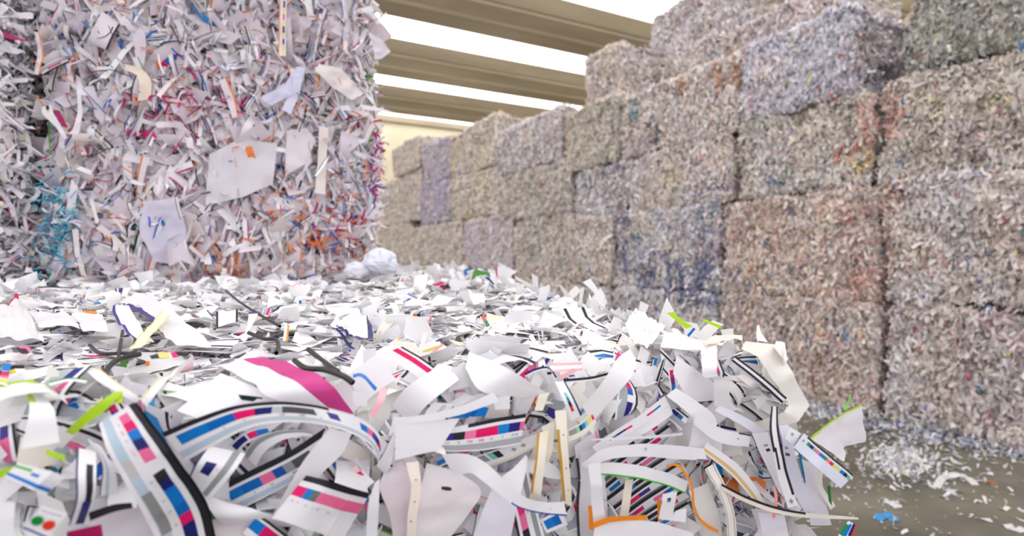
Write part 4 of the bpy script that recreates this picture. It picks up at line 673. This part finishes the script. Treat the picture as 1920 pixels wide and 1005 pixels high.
# larger pieces worked into the face of the tall bale
LW = lin(226, 220, 228)
for lab, st, bgc, rc in [
    ('cream strip curling down', [(224, 118, 236, 132), (262, 128, 254, 140), (283, 150, 262, 158), (284, 184, 258, 190)], lin(240, 226, 208), []),
    ('broad white sheet high at the right', [(598, 120, 590, 132), (640, 128, 622, 162), (682, 176, 660, 188)], lin(232, 224, 222), []),
    ('pale lilac strip pointing left', [(548, 135, 572, 130), (530, 165, 560, 172), (490, 180, 500, 202)], lin(214, 214, 236), []),
    ('pale lilac strip hanging in the crossing pair', [(556, 125, 572, 128), (546, 170, 562, 175), (528, 205, 545, 215)], lin(220, 220, 240), []),
    ('upright strip with black rainbow patches near the top', [(524, -10, 538, -10), (523, 50, 536, 50), (521, 105, 536, 105)], LW, [(0, 1, .55, .8, YL), (.1, .2, .55, .8, NV), (.3, .4, .55, .8, HP), (.5, .6, .55, .8, K_), (.7, .8, .55, .8, NV), (0, 1, 0, .15, OR)]),
    ('large blank white sheet at the middle', [(392, 290, 385, 385), (450, 260, 455, 370), (520, 270, 512, 345)], lin(222, 216, 222), []),
    ('blank white sheet right of the middle', [(538, 245, 534, 330), (575, 240, 585, 300), (592, 262, 560, 340)], lin(226, 218, 222), []),
    ('tall blank strip right of the middle', [(598, 235, 616, 240), (596, 300, 612, 300), (590, 362, 610, 365)], lin(230, 220, 214), []),
    ('large lilac sheet low on the face', [(270, 380, 330, 370), (260, 430, 350, 430), (290, 490, 345, 500)], lin(212, 206, 222), []),
    ('white strip with a small rainbow tab', [(78, 200, 96, 196), (80, 214, 100, 212), (104, 238, 112, 232), (120, 262, 126, 258)], lin(240, 238, 242), [(.0, .18, .4, .7, NV), (.18, .3, .4, .7, YL)]),
    ('curved white strip on the upper left', [(144, 170, 152, 172), (146, 205, 154, 208), (136, 245, 148, 250), (122, 248, 132, 252)], lin(236, 232, 238), []),
    ('long white strip hanging low at the left', [(134, 430, 148, 430), (138, 470, 150, 470), (150, 515, 162, 518)], lin(228, 220, 218), [(0, 1, 0, .12, K_)]),
    ('white ragged flap poking out past the upper right edge', [(690, 60, 716, 75), (700, 90, 733, 96), (702, 112, 716, 110)], lin(222, 214, 222), []),
    ('white flap poking out at the right edge below the beams', [(676, 196, 680, 206), (700, 200, 702, 208), (726, 206, 738, 210)], lin(236, 232, 236), []),
    ('vertical lilac fold near the top left', [(248, 60, 272, 55), (252, 90, 274, 90), (256, 118, 270, 120)], lin(214, 206, 214), []),
    ('orange-edged strip leaning near the top centre', [(410, 150, 424, 146), (424, 185, 440, 180), (436, 222, 448, 220)], LW, [(0, 1, .8, 1, OR)]),
    ('white strip dropping from the upper left with an orange edge', [(66, 60, 76, 64), (70, 100, 82, 104), (64, 138, 74, 140)], LW, [(0, 1, .75, 1, OR)]),
    ('dark magenta piece on the upper left', [(100, 205, 112, 208), (112, 230, 124, 232), (122, 240, 128, 238)], lin(170, 20, 90), []),
    ('small blue curl low on the face', [(300, 410, 308, 412), (306, 428, 312, 430), (290, 448, 294, 454)], lin(30, 120, 190), [])]:
    hero('paper_strip', lab, st, rc, bg=bgc, parent=BA, ns=20, o=.0, wob=.005, cat='x', sharp=len(st) == 3)

# ------------------------------------------------------------------ loose scraps on the near bales
def scrap_field(bale, faces, n_single, rng, L, Wd, off, mix, single_name, part=False, tint=WHITE, ns=8, labels=None, stuff_name='shredded_paper', curl=1.2, tilt=.25, prefer=None, spread=1.0, cull=True, roll_sd=.3, foldp=.35, keep=None, warm=None, tb=TB, rag=.12):
    X, N = bale.sample(faces, rng)
    if keep is not None:
        k = keep(bale.world(X)); X, N = X[k], N[k]
    n = len(X); T = rand_frame(N, rng, prefer, spread); Lr = L(n); Wr = Wd(n, Lr)
    V = ribbon_arrays(X+N*off(n)[:, None], T, N, Lr, Wr, rng, ns=ns, curl=curl, tilt=tilt, foldp=foldp, roll=rng.normal(0, roll_sd, n), tb=tb, rag=rag)
    C, st = ribbon_colours(n, ns, rng, mix, tint, warm=warm)
    Vw = V@bale.R.T+bale.c
    px, py, pz = project(Vw.reshape(-1, 3)); sh = V.shape[:3]; px, py, pz = px.reshape(sh), py.reshape(sh), pz.reshape(sh)
    ok = pz.min((1, 2)) > .2
    if cull is True: ok &= ~((px > 1500) & (py < 750)).any((1, 2))
    if cull:
        kx = (px[:, ::2, ::3]/5).astype(int); ky = (py[:, ::2, ::3]/5).astype(int); kz = pz[:, ::2, ::3]
        for i in range(n):
            if not ok[i]: continue
            bad = 0
            for a, b, c in zip(kx[i].ravel(), ky[i].ravel(), kz[i].ravel()):
                d = ZB.get((int(a), int(b)))
                if d is not None and c < d+.002: bad += 1
            if bad >= int(cull): ok[i] = False
    V, C, st, px, py, pz, X, N = V[ok], C[ok], st[ok], px[ok], py[ok], pz[ok], X[ok], N[ok]; n = len(V)
    inv = (px.mean((1, 2)) > 10) & (px.mean((1, 2)) < 1910) & (py.mean((1, 2)) > 5) & (py.mean((1, 2)) < 1000)
    size = (V.max((1, 2))-V.min((1, 2))).max(1)/pz.mean((1, 2)); height = ((V.mean((1, 2))-X)*N).sum(1)
    score = np.where(inv, size*(height > 0), -1); order = np.argsort(-score)[:n_single]
    single = np.zeros(n, bool); single[order] = True
    qs = grid_quads(1, ns, len(TB)-1)
    for i in order:
        if part:
            link(single_name, mesh_from(single_name, V[i].reshape(-1, 3)+bale.off, qs, C[i].reshape(-1, 3), [M_PAPER]), bale.root)
        else:
            Pw = V[i].reshape(-1, 3)@bale.R.T+bale.c; o_ = Pw.mean(0); nm, lab, grp = labels[int(st[i])]
            ob = link(nm, mesh_from(nm, Pw-o_, qs, C[i].reshape(-1, 3), [M_PAPER]), None, label=lab, category='paper scrap', group=grp); ob.location = o_
    R_ = ~single
    link(stuff_name, mesh_from(stuff_name, V[R_].reshape(-1, 3)+bale.off, grid_quads(int(R_.sum()), ns, len(TB)-1), C[R_].reshape(-1, 3), [M_PAPER]), bale.root, kind='stuff')
rng = np.random.default_rng(42)
LAB = {0: ('white_scrap', 'plain white paper scrap lying loose among the many on the front bale', 'plain white scraps on the front bale'),
       1: ('black_edged_scrap', 'white paper scrap with one black printed edge, loose on the front bale', 'black-edged scraps on the front bale'),
       2: ('colour_edged_scrap', 'white paper scrap with one coloured printed edge, loose on the front bale', 'colour-edged scraps on the front bale'),
       3: ('colour_bar_scrap', 'loose paper scrap printed with a black edge and coloured control patches', 'colour bar scraps on the front bale'),
       4: ('rainbow_scrap', 'loose scrap with a thin row of rainbow control patches on the front bale', 'rainbow patch scraps on the front bale'),
       5: ('coloured_scrap', 'scrap of solid coloured paper lying loose on the front bale', 'solid coloured scraps on the front bale'),
       6: ('double_lined_scrap', 'loose white scrap with two dark parallel lines on the front bale', 'double-lined scraps on the front bale'),
       7: ('cream_scrap', 'cream tinted paper scrap lying loose on the front bale', 'cream scraps on the front bale')}
uL = lambda a, b: (lambda n: rng.uniform(a, b, n)*(1+.6*(rng.random(n) < .12)))
MIXT = (58, 14, 7, 5, 2, 2, 3, 6); TBW = np.array([0, .18, .3, .5, .7, .80, 1.0])  # dark-edge share raised beyond print, painting in dark gaps between scraps
# F1 top, front, right side
scrap_field(F1, [(2, 1, 3000, (-1, 1), (-1, 1))], 45, rng, uL(.02, .07), lambda n, L: np.minimum(rng.uniform(.004, .018, n), L*.6), lambda n: rng.uniform(-.006, .012, n), (30, 22, 12, 12, 4, 4, 6, 6), 'x', labels=LAB, curl=.6, tilt=.14, roll_sd=.2, tint=lin(236, 235, 240))
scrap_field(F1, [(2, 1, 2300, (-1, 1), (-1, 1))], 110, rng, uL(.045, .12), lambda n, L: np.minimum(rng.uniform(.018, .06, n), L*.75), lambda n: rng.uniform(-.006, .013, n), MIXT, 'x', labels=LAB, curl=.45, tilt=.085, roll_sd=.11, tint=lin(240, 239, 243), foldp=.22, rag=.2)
scrap_field(F1, [(1, -1, 3600, (-1.0, 1.02), (.38, 1.02)), (1, -1, 1400, (-1, 1), (-1, .4)), (0, 1, 1800, (-1, 1), (.2, 1.02)), (0, 1, 700, (-1, 1), (-1, .2))], 85, rng, uL(.04, .13), lambda n, L: np.minimum(rng.uniform(.008, .034, n), L*.6), lambda n: rng.uniform(-.008, .022, n), (46, 10, 7, 18, 5, 3, 4, 12), 'x', labels=LAB, curl=.9, tilt=.25, roll_sd=.4, prefer=(0, 0, .8), foldp=.3)
scrap_field(F2, [(2, 1, 2600, (-1, 1), (-1, 1)), (0, 1, 900, (-1, 1), (-1, 1)), (1, 1, 300, (-1, 1), (.6, 1))], 20, rng, uL(.03, .09), lambda n, L: np.minimum(rng.uniform(.006, .02, n), L*.7), lambda n: rng.uniform(-.004, .018, n), (34, 20, 12, 10, 4, 4, 6, 6), 'paper_scrap', part=True, curl=.8, tilt=.2, tint=lin(238, 237, 242))
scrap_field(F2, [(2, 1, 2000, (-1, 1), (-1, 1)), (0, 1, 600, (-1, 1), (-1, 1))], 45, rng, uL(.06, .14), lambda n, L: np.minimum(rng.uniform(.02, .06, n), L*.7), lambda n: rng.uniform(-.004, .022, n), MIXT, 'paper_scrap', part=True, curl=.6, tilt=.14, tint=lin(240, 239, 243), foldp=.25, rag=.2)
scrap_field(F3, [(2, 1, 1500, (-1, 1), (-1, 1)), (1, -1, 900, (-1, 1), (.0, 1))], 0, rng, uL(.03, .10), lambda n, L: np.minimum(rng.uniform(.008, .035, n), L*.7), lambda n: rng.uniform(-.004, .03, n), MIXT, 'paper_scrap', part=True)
# the tall bales: layered coloured strips
WARM = [lin(238, 130, 50)]*5+[lin(30, 90, 190)]*2+[lin(190, 30, 110)]*3+[lin(40, 40, 90), lin(120, 170, 50)]
MIXA = (34, 9, 30, 13, 12, 2, 4, 6); LILW = lin(226, 217, 224)
scrap_field(BA, [(1, -1, 1500, (-1, 1), (-1, 1.02)), (0, 1, 900, (-1, 1), (-1, 1))], 0, rng, uL(.03, .08), lambda n, L: rng.uniform(.004, .012, n), lambda n: rng.uniform(-.014, .006, n), (30, 10, 28, 12, 14, 8, 3, 5), 'x', part=True, tint=lin(238, 231, 237), curl=1.6, tilt=.5, roll_sd=.8, cull=6, warm=WARM, tb=TBW)
scrap_field(BA, [(1, -1, 1150, (-1, 1.0), (-1, 1.0))], 45, rng, uL(.06, .17), lambda n, L: np.minimum(rng.uniform(.025, .07, n), L*.7), lambda n: rng.uniform(-.012, .012, n), (70, 4, 8, 4, 2, 0, 2, 10), 'paper_strip', part=True, tint=lin(222, 212, 220), curl=.8, tilt=.16, roll_sd=.25, prefer=(0, 0, 1), spread=1, cull=6, warm=WARM, rag=.2)  # wide pieces tinted darker to deepen the painted shadow behind paler strips
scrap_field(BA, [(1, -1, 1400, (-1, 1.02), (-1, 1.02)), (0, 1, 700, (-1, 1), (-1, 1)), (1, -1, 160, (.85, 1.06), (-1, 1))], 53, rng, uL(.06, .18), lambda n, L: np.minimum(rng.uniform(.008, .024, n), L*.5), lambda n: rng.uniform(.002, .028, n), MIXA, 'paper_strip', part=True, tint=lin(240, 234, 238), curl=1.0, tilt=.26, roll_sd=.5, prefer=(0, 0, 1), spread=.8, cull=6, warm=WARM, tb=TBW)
scrap_field(BB, [(1, -1, 2600, (-.2, 1.03), (-1, 1)), (0, 1, 1500, (-1, -.2), (-1, 1))], 30, rng, uL(.03, .10), lambda n, L: rng.uniform(.006, .02, n), lambda n: rng.uniform(-.004, .04, n), (60, 7, 10, 6, 6, 3, 3, 5), 'paper_strip', part=True, tint=lin(240, 234, 240), curl=1.5, tilt=.4, roll_sd=.6, cull=False, tb=TBW)
def clump(bale, label, cx, cy, rx, ry, D, n, cols, L=(.02, .05), Wd=(.002, .005), name='coloured_shreds'):
    q_ = rng.normal(0, rx, n); X_ = cx+q_; X_ = np.where((cx < 650) & (np.abs(X_-370) > 318), rng.uniform(120, 620, n), X_); P = np.stack([np.minimum(X_, 712), np.minimum(cy+rng.normal(0, ry, n), 520)], 1); Pw = np.array([at(x, y, surf_a(x, y)-.03+D+rng.normal(0, .012)) for x, y in P]); Pl = (Pw-bale.c)@bale.R
    N = np.tile([0, -1., 0], (n, 1)); T = rand_frame(N, rng)
    V = ribbon_arrays(Pl, T, N, rng.uniform(*L, n), rng.uniform(*Wd, n), rng, ns=5, curl=1.5, tilt=.5, tb=np.array([0, 1.0]), roll=rng.normal(0, .6, n))+bale.off
    C = np.array(cols)[rng.integers(0, len(cols), n)]*np.exp(rng.normal(0, .15, (n, 1))); C = np.repeat(np.clip(C, 0, .9)[:, None], 5, 1)
    ob = link(name, mesh_from(name, V.reshape(-1, 3), grid_quads(n, 5, 1), C.reshape(-1, 3), [M_PRINT]), bale.root, kind='stuff'); ob['label'] = label
clump(BA, 'turquoise paper shreds', 105, 420, 22, 48, -0.005, 260, [lin(40, 160, 190), lin(90, 190, 210), lin(20, 110, 160), lin(220, 225, 230)])
clump(BA, 'thin colour-printed edge shreds scattered over the face', 370, 260, 160, 170, -.005, 330, [lin(236, 120, 40), lin(236, 120, 40), lin(30, 90, 190), lin(180, 25, 100), lin(40, 36, 60), lin(60, 40, 40), lin(245, 243, 246), lin(245, 243, 246)], L=(.03, .08), Wd=(.002, .005))
clump(BA, 'orange paper shreds', 430, 495, 22, 14, 0.000, 60, [lin(240, 120, 40), lin(235, 150, 80)], L=(.03, .06))
clump(BA, 'magenta paper shreds', 330, 190, 70, 26, 0.005, 60, [lin(160, 20, 90), lin(190, 40, 110)], L=(.03, .06), Wd=(.004, .009))
clump(BA, 'magenta and orange paper shreds low on the right', 600, 440, 60, 40, 0.005, 120, [lin(160, 20, 90), lin(240, 130, 60), lin(230, 120, 60), lin(40, 90, 180)], L=(.03, .07), Wd=(.003, .008))
clump(BA, 'magenta-lined shreds bulging at the right side', 700, 310, 10, 40, 0.030, 90, [lin(225, 215, 225), lin(225, 215, 225), lin(190, 40, 110), lin(90, 60, 140)], L=(.04, .08), Wd=(.004, .009))
clump(BA, 'blue paper shreds high on the left', 180, 70, 70, 30, 0.005, 20, [lin(20, 110, 190), lin(40, 130, 200)], L=(.04, .08), Wd=(.003, .007))

# ------------------------------------------------------------------ litter on the floor
def floor_pt(x, y): r = ray(x, y); D = -EYE/r[2]; return CO+r*D
def litter(n, pts, L, Wd, name, z=.004, tilt=.25, cols=None):
    m = len(pts); N = np.tile([0, 0, 1.], (m, 1)); T = rand_frame(N, rng); P = np.array(pts)
    V = ribbon_arrays(P, T, N, rng.uniform(*L, m), rng.uniform(*Wd, m), rng, ns=4, curl=1.0, tilt=tilt, tb=np.array([0, .5, 1.0]))
    V[..., 2] += np.maximum(0, .003-V[..., 2].min((1, 2)))[:, None, None]
    cs = np.array([lin(226, 226, 232), lin(214, 214, 222), lin(236, 236, 240), lin(212, 212, 220), lin(230, 222, 210)]+([lin(150, 170, 200), lin(110, 110, 150)] if cols else []))
    C = np.repeat(cs[rng.integers(0, len(cs), m)][:, None], 8, 1)
    return V, C
# drift along the foot of the long stack
k = 4200; yy = rng.uniform(.6, 5.6, k); xx = XW-np.abs(rng.normal(0, .17, k))*(1+.5*np.sin(yy*3.1)); zz = np.abs(rng.normal(0, .03, k))*np.clip(1-(XW-xx)/.3, 0, 1)+.004
V, C = litter(k, np.stack([xx+.03, yy, zz], 1), (.03, .08), (.007, .02), 'x', cols=True)
o_ = link('paper_litter', mesh_from('paper_litter', V.reshape(-1, 3), grid_quads(k, 4, 2), C.reshape(-1, 3), [M_PRINT]), None, kind='stuff', label='drift of small paper shreds along the foot of the bale stack', category='litter')
k = 500; P = np.array([floor_pt(1690+rng.normal(0, 38), 868+rng.normal(0, 17)) for _ in range(k)]); c0 = floor_pt(1690, 868)
P[:, 2] = np.abs(rng.normal(0, .02, k))*np.exp(-((P[:, 0]-c0[0])**2+(P[:, 1]-c0[1])**2)/.08)
V, C = litter(k, P, (.02, .055), (.008, .02), 'x', tilt=.5)
link('shred_heap', mesh_from('shred_heap', V.reshape(-1, 3), grid_quads(k, 4, 2), C.reshape(-1, 3), [M_PRINT]), None, kind='stuff', label='small flat heap of white paper shreds on the concrete floor', category='heap')
k = 900; P = np.array([floor_pt(rng.uniform(1420, 2100), 760+rng.gamma(2.0, 46)) for _ in range(k)]); P = P[P[:, 0] < XW-.05]
V, C = litter(k, P, (.008, .028), (.004, .011), 'x'); k = len(P)
link('paper_crumbs', mesh_from('paper_crumbs', V.reshape(-1, 3), grid_quads(k, 4, 2), C.reshape(-1, 3), [M_PRINT]), None, kind='stuff', label='fine paper crumbs sprinkled over the concrete floor', category='litter')
k = 130; P = np.array([floor_pt(rng.uniform(1560, 1915), 775+rng.gamma(2.2, 45)) for _ in range(k*2)]); P = P[P[:, 0] < XW-.25][:k]; k = len(P)
V, C = litter(k, P, (.03, .075), (.01, .024), 'x'); q1 = grid_quads(1, 4, 2)
for i in range(k):
    c = V[i].reshape(-1, 3).mean(0)*np.array([1, 1, 0]); ob = link('floor_scrap', mesh_from('floor_scrap', V[i].reshape(-1, 3)-c, q1, C[i], [M_PRINT]), None, label='small curled white paper scrap lying by itself on the bare concrete floor', category='paper scrap', group='paper scraps on the concrete floor'); ob.location = c
def floor_strip(label, pts, w, col):
    P = catmull(np.array([floor_pt(*p) for p in pts]), 20); Tn = unit(np.gradient(P, axis=0)); B = np.cross(Tn, [0, 0, 1.]); h = .004+.012*np.abs(np.sin(np.linspace(0, 9, 20)))[:, None]*np.array([[0, 0, 1.]])
    V = np.stack([P+B*w/2+h*.4, P-B*w/2+h], 1).reshape(-1, 3); c = P.mean(0); me = mesh_from('floor_strip', V-c, grid_quads(1, 19, 1), np.repeat(col[None], 19, 0), [M_PRINT]); ob = link('floor_strip', me, None, label=label, category='paper strip'); ob.location = c
floor_strip('long white strip bent in an arch on the concrete floor at the right', [(1757, 915), (1770, 898), (1790, 893), (1812, 898), (1830, 912)], .035, lin(230, 228, 228))
floor_strip('blue and white crumpled strip on the floor below the shred heap', [(1645, 976), (1658, 970), (1672, 972), (1677, 980)], .04, lin(70, 150, 210))
floor_strip('thick white folded strip lying left of the blue one on the floor', [(1656, 942), (1672, 946), (1685, 955)], .04, lin(226, 224, 228))
floor_strip('short orange strip on the floor near the arched one', [(1848, 905), (1868, 910)], .02, lin(190, 110, 70))
floor_strip('white strip at the lower right corner of the floor', [(1886, 985), (1900, 995), (1925, 998)], .035, lin(226, 224, 226))
